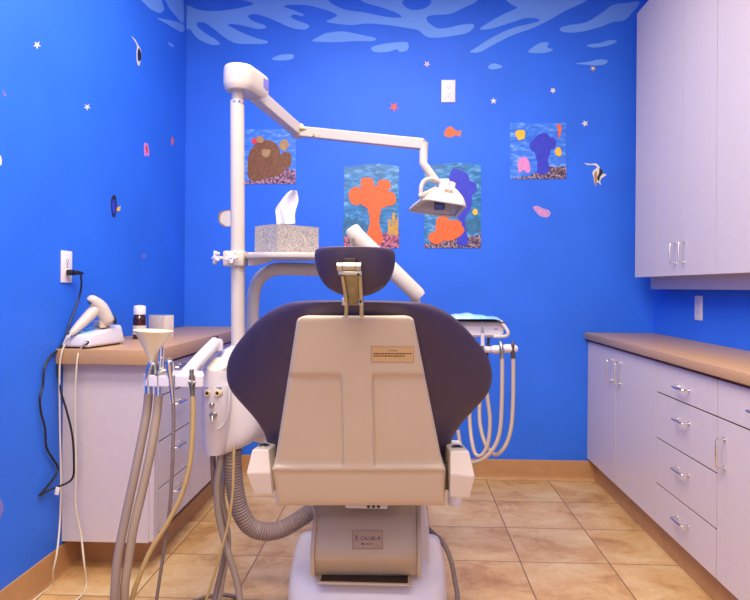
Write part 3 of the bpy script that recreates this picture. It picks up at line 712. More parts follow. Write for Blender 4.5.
seam = [P(353.9 + x, 282.4 + (x / 36) ** 2 * -1.2, HY + .002 + 1.2 * (x * HY / F) ** 2 + .012 * (abs(x) / 33) ** 3 + .0005) for x in range(-31, 32, 4)]
# headrest bracket
hb = MB().cyl(P(337.2, 266.7, 1.352), P(361, 266.7, 1.352), .0095, seg=18)
hb.box(P(337.5, 271, 1.345) , P(344.5, 263, 1.362), .002).box(P(354.5, 271, 1.345), P(361.3, 263, 1.362), .002)
brk = obj('headrest_bracket', hb, 'nickel', chair)
obj('bracket_slot', MB().box(P(343.5, 261.8, 1.362), P(357, 258.5, 1.39), .001), 'socket_dark', brk)
for x_ in (342.6, 355.2): obj('barrel_joint', MB().cyl(P(x_, 266.7, 1.352), P(x_ + .6, 266.7, 1.352), .0098, seg=18), 'socket_dark', brk)
G0 = lambda x, y, Y: P(x, y, Y)
yl = lambda y: 1.352 + (y - 271) * (.105 / 46)
pl_ = MB().prism([P(341.0, 271.5, yl(271)), P(360.8, 271.5, yl(271)), P(360.6, 305.5, yl(305)), P(345.6, 305.5, yl(305))], (0, .006, .0015), .001)
obj('slide_plate', pl_, 'brass_metal', brk)
rl = MB().box(P(338, 275, yl(271) - .004), P(362, 271.4, yl(271) + .01), .001)
rl.tube([P(342.3, 275, yl(274) - .003), P(346, 298, yl(297) - .003), P(346.2, 317, yl(313))], .0045, 8).tube([P(360.0, 275, yl(274) - .003), P(361.2, 298, yl(297) - .003), P(361.6, 317, yl(313))], .0045, 8)
rl.box(P(341.5, 305.5, yl(300) - .006), P(347.5, 297.5, yl(300) + .012), .0015).box(P(358.6, 305.5, yl(300) - .006), P(364, 297.5, yl(300) + .012), .0015)
rl.box(P(342.5, 318.2, yl(313) - .004), P(364.5, 316.2, yl(313) + .02), .0008)
obj('rails', rl, 'nickel', brk)
obj('bolt', MB().cyl(P(358.3, 274.5, yl(273) - .009), P(358.3, 274.5, yl(273) + .004), .0032, seg=10), 'black_rubber', brk)
obj('bolt', MB().cyl(P(360.6, 301.8, yl(301) - .013), P(360.6, 301.8, yl(301)), .0032, seg=10), 'black_rubber', brk)
# armrest brackets either side of the shell
def armblock(s):
    """s=-1 left, +1 right: outline of the face that looks back, with depth behind"""
    if s < 0: face = [(252, 449.5), (268.5, 449.5), (270.5, 473), (272, 494.5), (254.3, 494.8), (246.2, 473.5)]
    else: face = [(450.3, 451), (469.2, 451), (475.2, 477), (469.8, 498), (450, 497.3), (450.2, 474)]
    dy = [0, 0, -.018, .0, .0, -.018]
    Y = 1.70
    t = bmesh.new(); fr_ = [t.verts.new(P(x, y, Y + d)) for (x, y), d in zip(face, dy)]
    cx = sum(p[0] for p in face) / 6; bk = []
    for (x, y), d in zip(face, dy):
        q = P(x, y, Y + d); q.y += (.12 if y < 460 else .2); q.x = q.x + (X0 - q.x) * (.06 if s < 0 else .06); bk.append(t.verts.new(q))
    n = 6
    t.faces.new((fr_[0], fr_[1], fr_[2], fr_[5])); t.faces.new((fr_[5], fr_[2], fr_[3], fr_[4])); t.faces.new(bk[::-1])
    for i in range(n): j = (i + 1) % n; t.faces.new((fr_[i], bk[i], bk[j], fr_[j]))
    bmesh.ops.recalc_face_normals(t, faces=t.faces[:])
    bmesh.ops.bevel(t, geom=[e for e in t.edges if e.calc_face_angle(0) > .25], offset=.004, segments=2, profile=.5, affect='EDGES')
    m = MB(); m._merge(t)
    o = obj('arm_bracket', m, 'arm_cream', chair, 30)
    top = (P(face[0][0], face[0][1], Y) + P(face[1][0], face[1][1], Y)) / 2 + Vector((-.004 * (s < 0), .045, 0))
    top.z += .0
    sk = MB().lathe(top + Vector((s * -.003, 0, -.004)), [(.0, .0035), (.010, .0035), (.010, .0055), (.016, .0055), (.018, .003)], cap0=False)
    so = obj('socket', sk, 'brass_metal', o)
    obj('socket_hole', MB().cyl(top + Vector((s * -.003, 0, -.002)), top + Vector((s * -.003, 0, .0042)), .0095, seg=16), 'black_rubber', so)
    return o
armblock(-1); armblock(1)
# hinge plates between shell and brackets
for s in (-1, 1):
    xa, xb = (267.5, 275.5) if s < 0 else (444, 451.5)
    obj('hinge_plate', MB().box(P(xa, 490, 1.72), P(xb, 462, 1.735), .002), 'socket_dark', chair)
# seat, leg rest (in front of the back, mostly hidden from behind)
sx0, sx1 = X0 - .22, X0 + .22
seat = MB()
seat_rg = []
for y_, w_, z_, t_ in ((1.80, .19, .615, .05), (1.82, .215, .615, .075), (1.95, .225, .61, .09), (2.25, .225, .60, .09), (2.40, .22, .59, .09), (2.60, .205, .55, .09), (2.85, .185, .455, .095), (3.05, .17, .385, .09), (3.10, .15, .37, .06)):
    seat_rg.append([Vector((X0 + w_ * math.copysign(abs(math.cos(2 * PI * i / 28)) ** .5, math.cos(2 * PI * i / 28)), y_, z_ + t_ * .5 * math.copysign(abs(math.sin(2 * PI * i / 28)) ** .5, math.sin(2 * PI * i / 28)))) for i in range(28)])
obj('seat_cushion', seat.rings(seat_rg), 'vinyl_plum', chair, 60)
obj('seat_pan', MB().box((X0 - .17, 2.02, .515), (X0 + .17, 2.45, .565), .012), 'base_white', chair)
for s in (-1, 1):
    obj('arm_post', MB().tube([(X0 + s * .215, 1.93, .62), (X0 + s * .25, 1.98, .58), (X0 + s * .285, 2.04, .54), (X0 + s * .285, 2.05, .487)], [.022, .026, .027, .022], 14, 5), 'base_white', chair)
# lift arm with its beige cover, name plaque and tray lip
LY = 2.03
def lrow(x0, x1, rows_, thick):
    return MB().sheet([[P(x0 + (x1 - x0) * i / 10, y, Y) for i in range(11)] for y, Y in rows_], thick)
cov = lrow(314.5, 416.8, [(503, 2.12), (507, 2.10), (512, 2.075), (516, 2.052), (520, 2.040), (528, 2.025), (538, 2.008), (546, 1.996), (553, 1.990), (558, 1.990), (561.5, 1.996), (566, 2.012), (573.5, 2.035), (575.5, 2.05)], (0, .07, .0))
lift = obj('lift_cover', cov, 'shell_beige', chair, 25)
for s in (-1, 1):
    xa = 311.2 if s < 0 else 417.2
    pts = [(502, 2.14), (510, 2.075), (518, 2.035), (530, 2.012), (545, 1.985), (557, 1.978), (570, 1.985), (575.5, 1.995), (577.5, 2.02), (575, 2.12), (540, 2.15)]
    dx = .0135
    obj('cheek_plate', MB().prism([P(xa, y, Y) if i == 0 else Vector((P(xa, 540, 2.0).x, Y, P(xa, y, Y).z)) for i, (y, Y) in enumerate(pts)], (dx, 0, 0), .003), 'shell_beige', chair, 30)
obj('cover_shade', MB().box(P(320, 581, 2.05), P(411, 572, 2.11)), 'socket_dark', chair, 0)  # dark box painting in the shade beneath the lift cover
zl = P(360, 583.3, 1.995).z
lip = MB().box((P(316.5, 583, 1.995).x, 1.995, zl - .007), (P(411.5, 583, 1.995).x, 2.10, zl), .0015)
obj('lip_tray', lip, 'shell_beige', chair, 30)
obj('lip_shade', MB().box((P(320, 583, 1.995).x, 2.003, zl - .001), (P(408, 583, 1.995).x, 2.10, zl + .0012)), 'socket_dark', chair, 0)  # dark sheet standing in for the cover's shadow on the lip
zf = lambda y: 2.025 - (y - 528) * (.029 / 18) - .0006
a, ex, ey, nr = plaque_on(530.5, 352.3, 383.0, 549.2, 0, zf, '', '')
pq = obj('name_plaque', MB().prism(rect(a, ex, ey, 0, 0, 1, 1, nr, -.001), nr * .0025, .0008), 'plaque', chair, 0)
pq['label'] = 'beige name plaque with dark lettering'
rm = MB()
for u0, v0, u1, v1 in ((0, 0, 1, .035), (0, .965, 1, 1), (0, 0, .022, 1), (.978, 0, 1, 1)): rm.prism(rect(a, ex, ey, u0, v0, u1, v1, nr, .0012), nr * .0008)
obj('plaque_rim', rm, 'plaque_rim', pq, 0)
tm = text_mb('X', a + ex * .06 + ey * .42, ex, ey, ey.length * .36, ex.length * .15, .002, .25)
t2 = text_mb('-CALIBUR', a + ex * .21 + ey * .47, ex, ey, ey.length * .20, ex.length * .72, .002, .25)
me_ = bpy.data.meshes.new('x'); t2.bm.to_mesh(me_); tm.bm.from_mesh(me_)
tm.prism(rect(a, ex, ey, .31, .235, .38, .315, nr, .0017), nr * .0004)
u = .40; rnd = random.Random(4)
while u < .66: w_ = rnd.uniform(.02, .035); tm.prism(rect(a, ex, ey, u, .245, u + w_, .295, nr, .0017), nr * .0004); u += w_ + .008
obj('plaque_print', tm, 'text_navy', pq, 0)
# upright inside the base and the base casting
def colring(y, xa, xb, Y0, Y1):
    a, b = P(xa, y, Y0), P(xb, y, Y0); return [a, b, Vector((b.x, Y1, b.z)), Vector((a.x, Y1, a.z))]
obj('lift_column', MB().rings([colring(575, 312, 430, 2.13, 2.3), colring(530, 314, 429, 2.13, 2.3), colring(520, 317, 426, 2.14, 2.3), colring(505, 319, 424.5, 2.15, 2.3), colring(498, 320, 424, 2.16, 2.3)]), 'base_white', chair, 30)
XB = P(366.3, 560, 2.08).x
def basering(z, hwx, y0, y1, e):
    yc = (y0 + y1) / 2; hy_ = (y1 - y0) / 2; out = []
    for i in range(64):
        a_ = 2 * PI * i / 64; ca, sa = math.cos(a_), math.sin(a_)
        out.append(Vector((XB + hwx * math.copysign(abs(ca) ** e, ca), yc + hy_ * math.copysign(abs(sa) ** e, sa), z)))
    return out
bs = MB().rings([basering(.0, .283, 2.0, 3.02, .4), basering(.03, .284, 2.0, 2.97, .4), basering(.10, .282, 2.0, 2.8, .4), basering(.16, .279, 2.02, 2.64, .42), basering(.20, .274, 2.04, 2.52, .44), basering(.225, .270, 2.075, 2.46, .44), basering(.25, .266, 2.115, 2.40, .45), basering(.295, .252, 2.13, 2.30, .5), basering(.32, .236, 2.14, 2.235, .55), basering(.333, .215, 2.15, 2.2, .6), basering(.338, .17, 2.16, 2.18, .7)])
obj('base', bs, 'base_white', chair, 50)
# underside mechanism glimpsed between shell and cover
mech = MB().box(P(345, 508.5, 2.04), P(388, 498, 2.10), .004)
obj('mechanism_cover', mech, 'base_white', chair)
for k in range(3): obj('mechanism_bar', MB().box(P(367 + k * 5, 508, 2.032), P(370 + k * 5, 500, 2.039)), 'black_rubber', chair)

# ------------------------------------------------------------------ dental unit: post, junction body, assistant's holder
PY = 2.2
pc = P(238.3, 300, PY); 
unit = thing('dental_unit', (pc.x, PY, .66), 'white dental unit body with a tall white pole, left of the chair', 'dental unit')
UY = 2.12
def sup(c, rx, ry, e=.7, n=36, sh=0): return [Vector((c.x + rx * math.copysign(abs(math.cos(2 * PI * i / n)) ** e, math.cos(2 * PI * i / n)), c.y + ry * math.copysign(abs(math.sin(2 * PI * i / n)) ** e, math.sin(2 * PI * i / n)), c.z)) for i in range(n)]
rg = []
for y, xl, xr, d in ((455.5, 212, 240, .06), (454.5, 207, 250, .08), (451, 203.5, 258, .093), (443, 202, 264, .101), (425, 201.8, 268, .105), (405, 202.5, 270, .108), (385, 204.5, 270, .108), (370, 207.5, 268, .105), (360, 211, 264, .098), (353, 217, 259, .085), (348, 224, 253, .062), (346, 231, 247, .036)):
    c = (P(xl, y, UY) + P(xr, y, UY)) / 2; W = (P(xr, y, UY).x - P(xl, y, UY).x) / 2
    z = P(230, y, UY).z; rr_ = sup(Vector((c.x, UY + .06, z)), W, d, .7)
    for v in rr_: v.z += max(0, v.x - P(222, y, UY).x) * .36 * max(0, min(1, (y - 400) / 50))
    rg.append(rr_)
ub = obj('junction_body', MB().rings(rg), 'unit_white', unit, 60)
sm = ub.modifiers.new('smooth', 'SUBSURF'); sm.levels = 1; sm.render_levels = 1
# front turret with round lid
TY = 2.02
rg = []
for y, hw in ((452, 11), (447, 13), (438, 14.3), (425, 14.8), (405, 15), (388, 15), (384, 15), (383.2, 14.7), (382.6, 14.2), (376, 13.9), (371, 13.4), (369, 12.6)):
    c = P(216.8, y, TY + .045 + max(0, y - 405) * .0011); rg.append(sup(c, hw * TY / F, .05, .85, 32))
obj('front_column', MB().rings(rg), 'unit_white', unit, 50)
lc_ = P(216.6, 364.5, TY + .032)
obj('round_lid', MB().lathe(lc_ - Vector((0, -.55, 1)).normalized() * .012, [(.036, 0), (.0395, .003), (.0395, .012), (.0375, .015), (.034, .0165), (.0, .0165)], axis=(0.03, -.55, 1), cap1=False, seg=36), 'lid_cream', unit)
def colY(x, y): return TY + .045 + max(0, y - 405) * .0011 - .05 * max(0, 1 - abs((x - 216.8) / 15) ** (2 / .85)) ** (.85 / 2)
seamc = MB().tube([P(201.5 + i * 2.75, 383 + 1.2 * math.sin(PI * i / 11), TY - .01 + .0009 * (i - 5.5) ** 2) for i in range(12)], .0009, 6)
pn = MB()
fy = TY - .006
for (x, y) in ((207.5, 393.5), (217.6, 393.5)):
    c = P(x, y, fy); jk = obj('hose_port', MB().lathe(c + Vector((0, .02, 0)), [(.015, 0), (.015, .012), (.012, .018), (.0095, .019), (.0095, .027), (.006, .027), (.006, .022)], axis=(0, -1, .05)), 'button_tan', unit)
    obj('port_hole', MB().cyl(c + Vector((0, .01, 0)), c + Vector((0, -.003, 0)), .0058, seg=14), 'socket_dark', jk)
c = P(212.0, 405, fy); sw = obj('dial', MB().lathe(c + Vector((0, .02, 0)), [(.014, 0), (.014, .01), (.009, .016), (.008, .026), (.005, .029), (0, .03)], axis=(0, -1, .05), cap1=False), 'nickel', unit)
c = P(212.4, 415.5, fy); sw = obj('toggle_switch', MB().lathe(c + Vector((0, .02, 0)), [(.013, 0), (.013, .012), (.008, .016), (.007, .02)], axis=(0, -1, .05)).tube([c, c + Vector((.002, -.008, -.004)), c + Vector((.003, -.012, -.016))], [.004, .004, .006], 10, 3), 'nickel', unit)
up_ = [(203.6, 386), (203.4, 405), (205, 418), (209, 426), (215, 429), (221, 427), (226.5, 418), (229, 403), (229.4, 386)]
obj('panel_ridge', MB().tube([P(x, y, colY(x, y) - .0005) for x, y in up_], .0026, 8, 5), 'unit_white', unit)
for k, x in enumerate((208, 219)):
    obj('port_mark', MB().box(P(x - 2.6, 388.2, fy + .002), P(x + 2.6, 387.2, fy + .006)), 'blue_print', unit, 0)
# pole
pb = P(238.2, 352, PY); pt = P(237.2, 101, PY)
pole = obj('pole', MB().tube([pb, P(237.8, 250, PY), pt], .0247, 24), 'cream_white', unit)
obj('pole_collar', MB().lathe(P(237.6, 103, PY), [(.0238, -.006), (.0252, -.005), (.0252, .003), (.0238, .004)]), 'chrome', unit)
obj('pole_flange', MB().lathe(P(239.2, 347.5, PY), [(.034, -.02), (.034, .0), (.030, .008), (.0245, .010)]), 'unit_white', unit)
obj('upper_stem', MB().cyl(P(237.6, 103, PY), P(237.4, 90, PY), .0205), 'cream_white', unit)
# assistant's arm and holder
obj('holder_arm', MB().tube([P(217.0, 341, 2.10), P(214, 344, 2.085), P(200, 359, 1.99), P(182, 379, 1.93)], [.018, .02, .021, .021], 18, 3), 'unit_white', unit)
obj('arm_pivot', MB().lathe(P(216.6, 341.5, 2.10) + Vector((0, 0, -.03)), [(.022, 0), (.022, .03), (.017, .038), (.0, .04)], cap1=False), 'unit_white', unit)
obj('arm_screw', MB().cyl(P(215.6, 339, 2.10), P(215.6, 336.2, 2.10), .0095, seg=14), 'socket_dark', unit)
hz = P(180, 386, 1.86).z; hzt = hz + .034
# holder plate seen from slightly above, four notches along its near edge
hp = [PZ(203.0, 374.5, hzt), PZ(204.0, 380, hzt), PZ(202.5, 386.0, hzt)]
def HP(x, yv): # yv = world depth
    q = P(x, 300, yv); return Vector((q.x, yv, hzt))
HYC = 1.8655
nx = [148.8, 158.6, 172.5, 192.8]
pts = [HP(204.8, 1.865), HP(203.8, 1.845)]
for x in reversed(nx):
    if x < 165:                                            # round hole reached by a narrow slit
        cx_ = HP(x, HYC); pts.append(HP(x + .35, 1.838))
        for k_ in range(15):
            a_ = -PI / 2 + .16 + (2 * PI - .32) * k_ / 14
            pts.append(Vector((cx_.x + .0135 * math.cos(a_), HYC + .0135 * math.sin(a_), hzt)))
        pts.append(HP(x - .35, 1.838)); continue
    w_ = 3.0
    pts += [HP(x + w_, 1.838), HP(x + w_, 1.862), HP(x + w_ * .6, 1.872), HP(x - w_ * .6, 1.872), HP(x - w_, 1.862), HP(x - w_, 1.838)]
pts += [HP(145.6, 1.842), HP(145, 1.86), HP(147, 1.91), HP(158, 1.915), HP(164, 1.955), HP(198, 1.96), HP(204, 1.945)]
obj('instrument_holder', MB().prism(pts, (0, 0, -.034), .003), 'unit_white', unit, 30)
# corrugated drain hose and supply tubes under the body
zb = P(230, 453, UY).z
cp = spline([P(233, 449, 2.14), P(232.5, 462, 2.14), P(234, 480, 2.15), P(237, 499, 2.16), P(242, 515, 2.17), P(251, 527, 2.19), P(265, 532, 2.21), P(282, 529, 2.23), P(299, 519.5, 2.26), P(314, 509, 2.30)], 26)
L_ = 0; rr = []
for i, p in enumerate(cp):
    if i: L_ += (p - cp[i - 1]).length
    rr.append(.0295 + .0022 * math.sin(L_ / .0105 * 2 * PI))
tot = L_; nseg = int(tot / .0022); q = []; acc = [0]
for i in range(1, len(cp)): acc.append(acc[-1] + (cp[i] - cp[i - 1]).length)
j = 0
for k in range(nseg + 1):
    d = tot * k / nseg
    while j < len(acc) - 2 and acc[j + 1] < d: j += 1
    t = (d - acc[j]) / max(1e-6, acc[j + 1] - acc[j]); q.append(cp[j].lerp(cp[j + 1], t))
obj('corrugated_hose', MB().tube(q, [.0300 + .0016 * math.sin(tot * k / nseg / .0105 * 2 * PI) for k in range(nseg + 1)], 18), 'hose_corrugated', unit)
for mt, r_, path in (
    ('hose_taupe', .0095, [(213.5, 448, 2.12), (213, 462, 2.12), (215, 490, 2.13), (222, 520, 2.14), (226, 540, 2.14), (225.5, 552, 2.13), (219, 580, 2.12), (213, 606, 2.10), (206, 640, 2.06)]),
    ('hose_grey', .0115, [(221, 448, 2.10), (219.5, 465, 2.10), (217, 485, 2.10), (218, 510, 2.10), (223, 535, 2.10), (229, 555, 2.09), (236, 578, 2.09), (240.5, 604, 2.08), (244, 640, 2.06)]),
    ('hose_beige', .0095, [(227, 448, 2.18), (225, 470, 2.18), (222, 495, 2.18), (226, 520, 2.19), (228.5, 545, 2.19), (224, 572, 2.18), (219, 604, 2.17), (217, 630, 2.15)]),
    ('hose_yellow', .0048, [(234, 446, 2.06), (233.5, 470, 2.06), (232.5, 495, 2.06), (228, 525, 2.06), (220, 555, 2.06), (211, 585, 2.06), (205, 606, 2.06), (196, 645, 2.05)])):
    obj('supply_tube', MB().tube([P(*p) for p in path], r_, 10, 8), mt, unit)
obj('mounting_arm', MB().tube([P(250, 430, 2.2), P(280, 440, 2.28), (X0 - .225, 2.3, .535)], .035, 16, 6), 'unit_white', unit)

# ------------------------------------------------------------------ handpieces in the holder (things of their own, with hoses)
def hand(name, label, cat): return thing(name, HP(nx[cat[1]], 1.85), label, cat[0], 'handpieces in the left holder')
FLO = lambda x, y, r: PZ(x, y, r)
r1 = hand('suction_valve', 'chrome suction valve carrying the cream funnel, leftmost in the holder', ('suction handpiece', 0))
V = HYC
obj('valve_body', MB().tube([P(151.3, 362, V), P(150.8, 367, V), P(149.2, 378, V), P(148.8, 394, V)], [.0085, .0125, .0125, .0115], 16, 3), 'chrome', r1)
obj('valve_lever', MB().tube([P(146.5, 381, V - .02), P(148.6, 374, V - .02), P(152.5, 364, V - .016), P(155, 368, V - .016), P(154.5, 378, V - .02)], [.004, .008, .0065, .005, .004], 10, 4), 'nickel', r1)
obj('hose', MB().tube([P(148.7, 393, V), P(146.8, 412, V), P(141.6, 440, 1.85), P(133.5, 480, 1.83), P(125, 520, 1.82), P(117.5, 560, 1.81), P(114.5, 600, 1.81), P(115, 640, 1.83), P(118, 680, 1.87)], .0132, 14, 8), 'hose_grey', r1)
fn = thing('spit_funnel', P(152.5, 362, 1.85), 'cream plastic funnel cup standing on the leftmost chrome valve', 'funnel')
fc = P(153.4, 330.5, V); fb = P(151.6, 363, V); fax = (fc - fb)
h_ = fax.length
obj('cup', MB().lathe(fb, [(.0065, 0), (.0075, h_ * .1), (.012, h_ * .2), (.053, h_ * .93), (.0575, h_ * .97), (.0585, h_), (.0545, h_ * 1.0), (.0515, h_ * .94), (.010, h_ * .22), (.004, h_ * .2)], axis=fax, seg=40), 'funnel_cream', fn, 50)
r2 = hand('suction_valve', 'slim chrome suction valve second from left in the holder', ('suction handpiece', 1))
obj('valve_body', MB().tube([P(161.2, 347, V), P(161, 356, V), P(160.2, 369, V), P(158.8, 379, V), P(158.6, 396, V)], [.009, .0092, .0095, .0125, .0115], 16, 3), 'chrome', r2)
obj('valve_lever', MB().tube([P(155.5, 380, V - .02), P(158.5, 374, V - .02), P(164, 371, V - .016), P(167, 373, V - .016)], [.004, .009, .008, .005], 10, 4), 'nickel', r2)
obj('hose', MB().tube([P(158.5, 395, V), P(156.8, 414, V), P(151, 450, 1.85), P(142, 492, 1.84), P(133.5, 528, 1.83), P(128.5, 560, 1.83), P(124.5, 590, 1.83), P(125.5, 625, 1.85), P(130, 670, 1.89)], .0132, 14, 8), 'hose_tan', r2)
r3 = hand('air_water_syringe', 'tapered chrome air water syringe in the middle of the holder', ('syringe', 2))
obj('syringe_body', MB().tube([P(169.6, 359.5, 1.842), P(169.3, 362, 1.842), P(170.2, 372, 1.846), P(171.8, 386, 1.85), P(173.2, 403, 1.853)], [.007, .0125, .0115, .0085, .006], 18, 3), 'chrome', r3)
obj('trigger', MB().cyl(P(169.3, 361.0, 1.842), P(168.8, 358.4, 1.838), .009, .0075), 'nickel', r3)
obj('hose', MB().tube([P(173.2, 402, 1.853), P(173.6, 420, 1.853), P(172.5, 460, 1.85), P(170, 505, 1.86), P(164, 550, 1.87), P(156.5, 600, 1.88), P(150, 650, 1.9)], .0052, 10, 8), 'hose_taupe', r3)
r4 = hand('saliva_ejector_valve', 'small brass saliva ejector valve rightmost in the holder', ('suction handpiece', 3))
obj('valve_body', MB().tube([P(191.6, 369.5, 1.848), P(191.7, 377, 1.848), P(192, 383, 1.85), P(192.6, 397, 1.85)], [.0065, .0075, .0085, .0065], 14, 3), 'brass_metal', r4)
obj('valve_lever', MB().cyl(P(188, 381.5, 1.838), P(195.5, 382.5, 1.838), .0045).box(P(190.5, 385, 1.834), P(194, 379.5, 1.842), .001), 'nickel', r4)
obj('hose', MB().tube([P(192.7, 396, 1.85), P(193, 412, 1.85), P(192, 440, 1.85), P(189, 468, 1.85), P(181, 496, 1.85), P(167, 524, 1.85), P(152, 548, 1.85), P(140, 575, 1.85), P(132, 600, 1.86), P(126, 640, 1.88)], .0075, 10, 8), 'hose_yellow', r4)

# ------------------------------------------------------------------ side tray on the pole + tissue box
st = thing('pole_tray', P(238.3, 262, PY), 'white shelf clamped on the pole, under the tissue box', 'tray')
cl = MB().box(P(222.5, 266, PY - .034), P(248.5, 251.8, PY + .034), .006)
obj('clamp', cl, 'cream_white', st)
TZ = P(285, 253.2, 2.14).z
def TP(x, Y, z=0): q = P(x, 250, Y); return Vector((q.x, Y, TZ + z))
tr = [TP(247, 2.165), TP(262, 2.09), TP(280, 2.07), TP(310, 2.09), TP(330, 2.13), TP(338, 2.22), TP(330, 2.32), TP(290, 2.36), TP(258, 2.31), TP(247, 2.24)]
tr = spline(tr, 4, closed=True)
obj('tray_shelf', MB().prism(tr, (0, 0, -.018), .004), 'cream_white', st, 40)
gus = MB().prism([P(248, 252, PY - .02), P(268, 253, PY - .02), P(285, 257.5, PY - .02), P(272, 259, PY - .02), P(263, 263, PY - .02), P(248, 265.8, PY - .02)], (0, .05, 0), .003)
obj('gusset', gus, 'cream_white', st)
def star_knob(x, y, Y, dirv):
    c = P(x, y, Y); d = Vector(dirv).normalized(); q = Vector((0, 0, 1)).rotation_difference(d)
    n = 40; pts = [c + q @ Vector(((.0195 + .0065 * math.cos(5 * 2 * PI * i / n + .5)) * math.cos(2 * PI * i / n), (.0195 + .0065 * math.cos(5 * 2 * PI * i / n + .5)) * math.sin(2 * PI * i / n), 0)) for i in range(n)]
    k = MB().prism(pts, d * .013, .003).cyl(c - d * .02, c + d * .002, .006).cyl(c + d * .012, c + d * .016, .008, .006)
    obj('star_knob', k, 'unit_white', st, 40)
star_knob(217.5, 257.6, PY - .04, (-.75, -.65, .1)); star_knob(231.5, 257.2, PY - .055, (.05, -1, .1))
tb = thing('tissue_box', TP(283, 2.19, 0), 'patterned grey tissue box on the pole shelf with a tissue pulled up', 'tissue box')
e0 = P(277, 252.6, 2.105); e0.z = TZ
dirl = Vector((math.cos(.80), math.sin(.80), 0)); dirs = Vector((-math.sin(.80), math.cos(.80), 0))
L1 = (P(318, 250, 2.105).x - e0.x) / dirl.x * .885; L2 = (e0.x - P(254, 250, 2.105).x) / -dirs.x * 1.27
BH = .099
bxm = MB().rings([[e0 + dirl * (u * L1) + dirs * (v * L2) + Vector((0, 0, z)) for u, v in ((0, 0), (1, 0), (1, 1), (0, 1))] for z in (.0005, BH)])
obj('carton', bxm, 'paisley_card', tb, 20)
tc_ = e0 + dirl * (L1 * .47) + dirs * (L2 * .5)
obj('opening', MB().prism([tc_ + dirl * (.055 * math.cos(2 * PI * i / 24)) + dirs * (.02 * math.sin(2 * PI * i / 24)) + Vector((0, 0, BH)) for i in range(24)], (0, 0, .0008)), 'slot_dark', tb, 0)
tcY = tc_.y
G = []
tp_rows = [(224.5, 276, 295.5), (218, 276.5, 294.8), (212, 275, 295), (208, 275.5, 296.2), (203, 279, 298.2), (198, 283, 298.6), (194, 286, 297.6), (191, 290, 296.5), (190.4, 291.5, 295.5)]
for k, (y, xa, xb) in enumerate(tp_rows):
    row = []
    for i in range(25):
        t = i / 24; x = xa + (xb - xa) * t
        row.append(P(x, y, tcY + .018 * math.sin(t * 9 + k * .35) * (1 - .3 * k / 8) + .012 * math.cos(t * 4 - k * .5) - .0))
    G.append(row)
tw = obj('tissue', MB().sheet(G, (0, .0012, 0)), 'tissue_white', tb, 80)
sm = tw.modifiers.new('smooth', 'SUBSURF'); sm.levels = 1; sm.render_levels = 1

# ------------------------------------------------------------------ operating light on the pole
ol = thing('operating_light', P(237.4, 92, PY), 'white operating light on a jointed arm from the top of the pole', 'operating light')
def HB(x, Y, z): q = P(x, 90, Y); return Vector((q.x, Y, z))
z0 = P(240, 90.5, PY).z; z1 = P(240, 67.5, PY).z
fr_ = [HB(263.5, PY + .30, 0), HB(255, PY + .30, 0)]
cpt = P(239.5, 88, PY)
oc = []
Jx = P(262, 90, PY + .14)
dv = Vector((Jx.x - cpt.x, .14, 0)).normalized(); nv = Vector((-dv.y, dv.x, 0)); R0 = .056; LEN = .122
for i in range(17):
    a_ = PI / 2 + PI * i / 16; oc.append(cpt + nv * (R0 * math.sin(a_)) + dv * (R0 * math.cos(a_)))
oc += [cpt + dv * LEN - nv * .045, cpt + dv * LEN + nv * .045]
oc = [Vector((p.x, p.y, z0)) for p in oc]
def scale_about(pts, k, z): c = sum(pts, Vector()) / len(pts); return [Vector((c.x + (p.x - c.x) * k, c.y + (p.y - c.y) * k, z)) for p in pts]
hd_ = MB().rings([scale_about(oc, .80, z0 - .004), scale_about(oc, .93, z0 + .006), scale_about(oc, 1, z0 + .02), scale_about(oc, 1, z1 - .016), scale_about(oc, .97, z1 - .006), scale_about(oc, .9, z1)])
head = obj('arm_housing', hd_, 'cream_white', ol, 40)
sp = cpt + dv * (LEN - .042) - nv * .0472
obj('rating_plate', MB().prism([Vector((sp.x, sp.y, z0 + .030)) , Vector((sp.x, sp.y, z0 + .030)) + dv * .036, Vector((sp.x, sp.y, z0 + .066)) + dv * .036, Vector((sp.x, sp.y, z0 + .066))], -nv * .0016), 'mauve_print', head, 0)
A0 = cpt + dv * (LEN - .03); A0.z = P(262, 93, A0.y).z
A1 = P(297.5, 130.5, 2.72)
def bar(a, b_, w_, h, ob=None, bev=.006):
    a, b_ = Vector(a), Vector(b_); d = (b_ - a); L = d.length; q = d.normalized().to_track_quat('X', 'Z').to_matrix()
    m = MB().box((0, -w_ / 2, -h / 2), (L, w_ / 2, h / 2), bev)
    for v in m.bm.verts: v.co = a + q @ v.co
    return m
obj('fixed_arm', bar(A0, A1, .042, .052), 'cream_white', ol, 30)
B0 = P(296.5, 131.3, 2.72); B1 = P(424.5, 144.5, 2.52)
arm2 = obj('spring_arm', bar(B0, B1, .04, .044), 'cream_white', ol, 30)
jb = MB()
q0 = B0.lerp(B1, .07); jb.box(q0 + Vector((-.018, -.026, .004)), q0 + Vector((.012, -.018, .016)), .001); q1 = B0.lerp(B1, .17)
jb.cyl(q1 + Vector((-.012, -.015, -.012)), q1 + Vector((-.012, -.027, -.012)), .006).cyl(q1 + Vector((.014, -.015, -.016)), q1 + Vector((.014, -.027, -.016)), .005)
obj('arm_bolts', jb, 'brass_metal', arm2)
obj('elbow', MB().lathe(P(298, 131, 2.72) + Vector((0, 0, -.03)), [(.02, 0), (.026, .004), (.026, .056), (.02, .06)]), 'cream_white', ol)
obj('drop_stem', MB().tube([P(423.8, 142.5, 2.52), P(423.6, 150, 2.52), P(423.2, 163.5, 2.5), P(426, 167.5, 2.5), P(436.5, 182, 2.5)], [.019, .0175, .0165, .0165, .016], 16), 'cream_white', ol, 60)
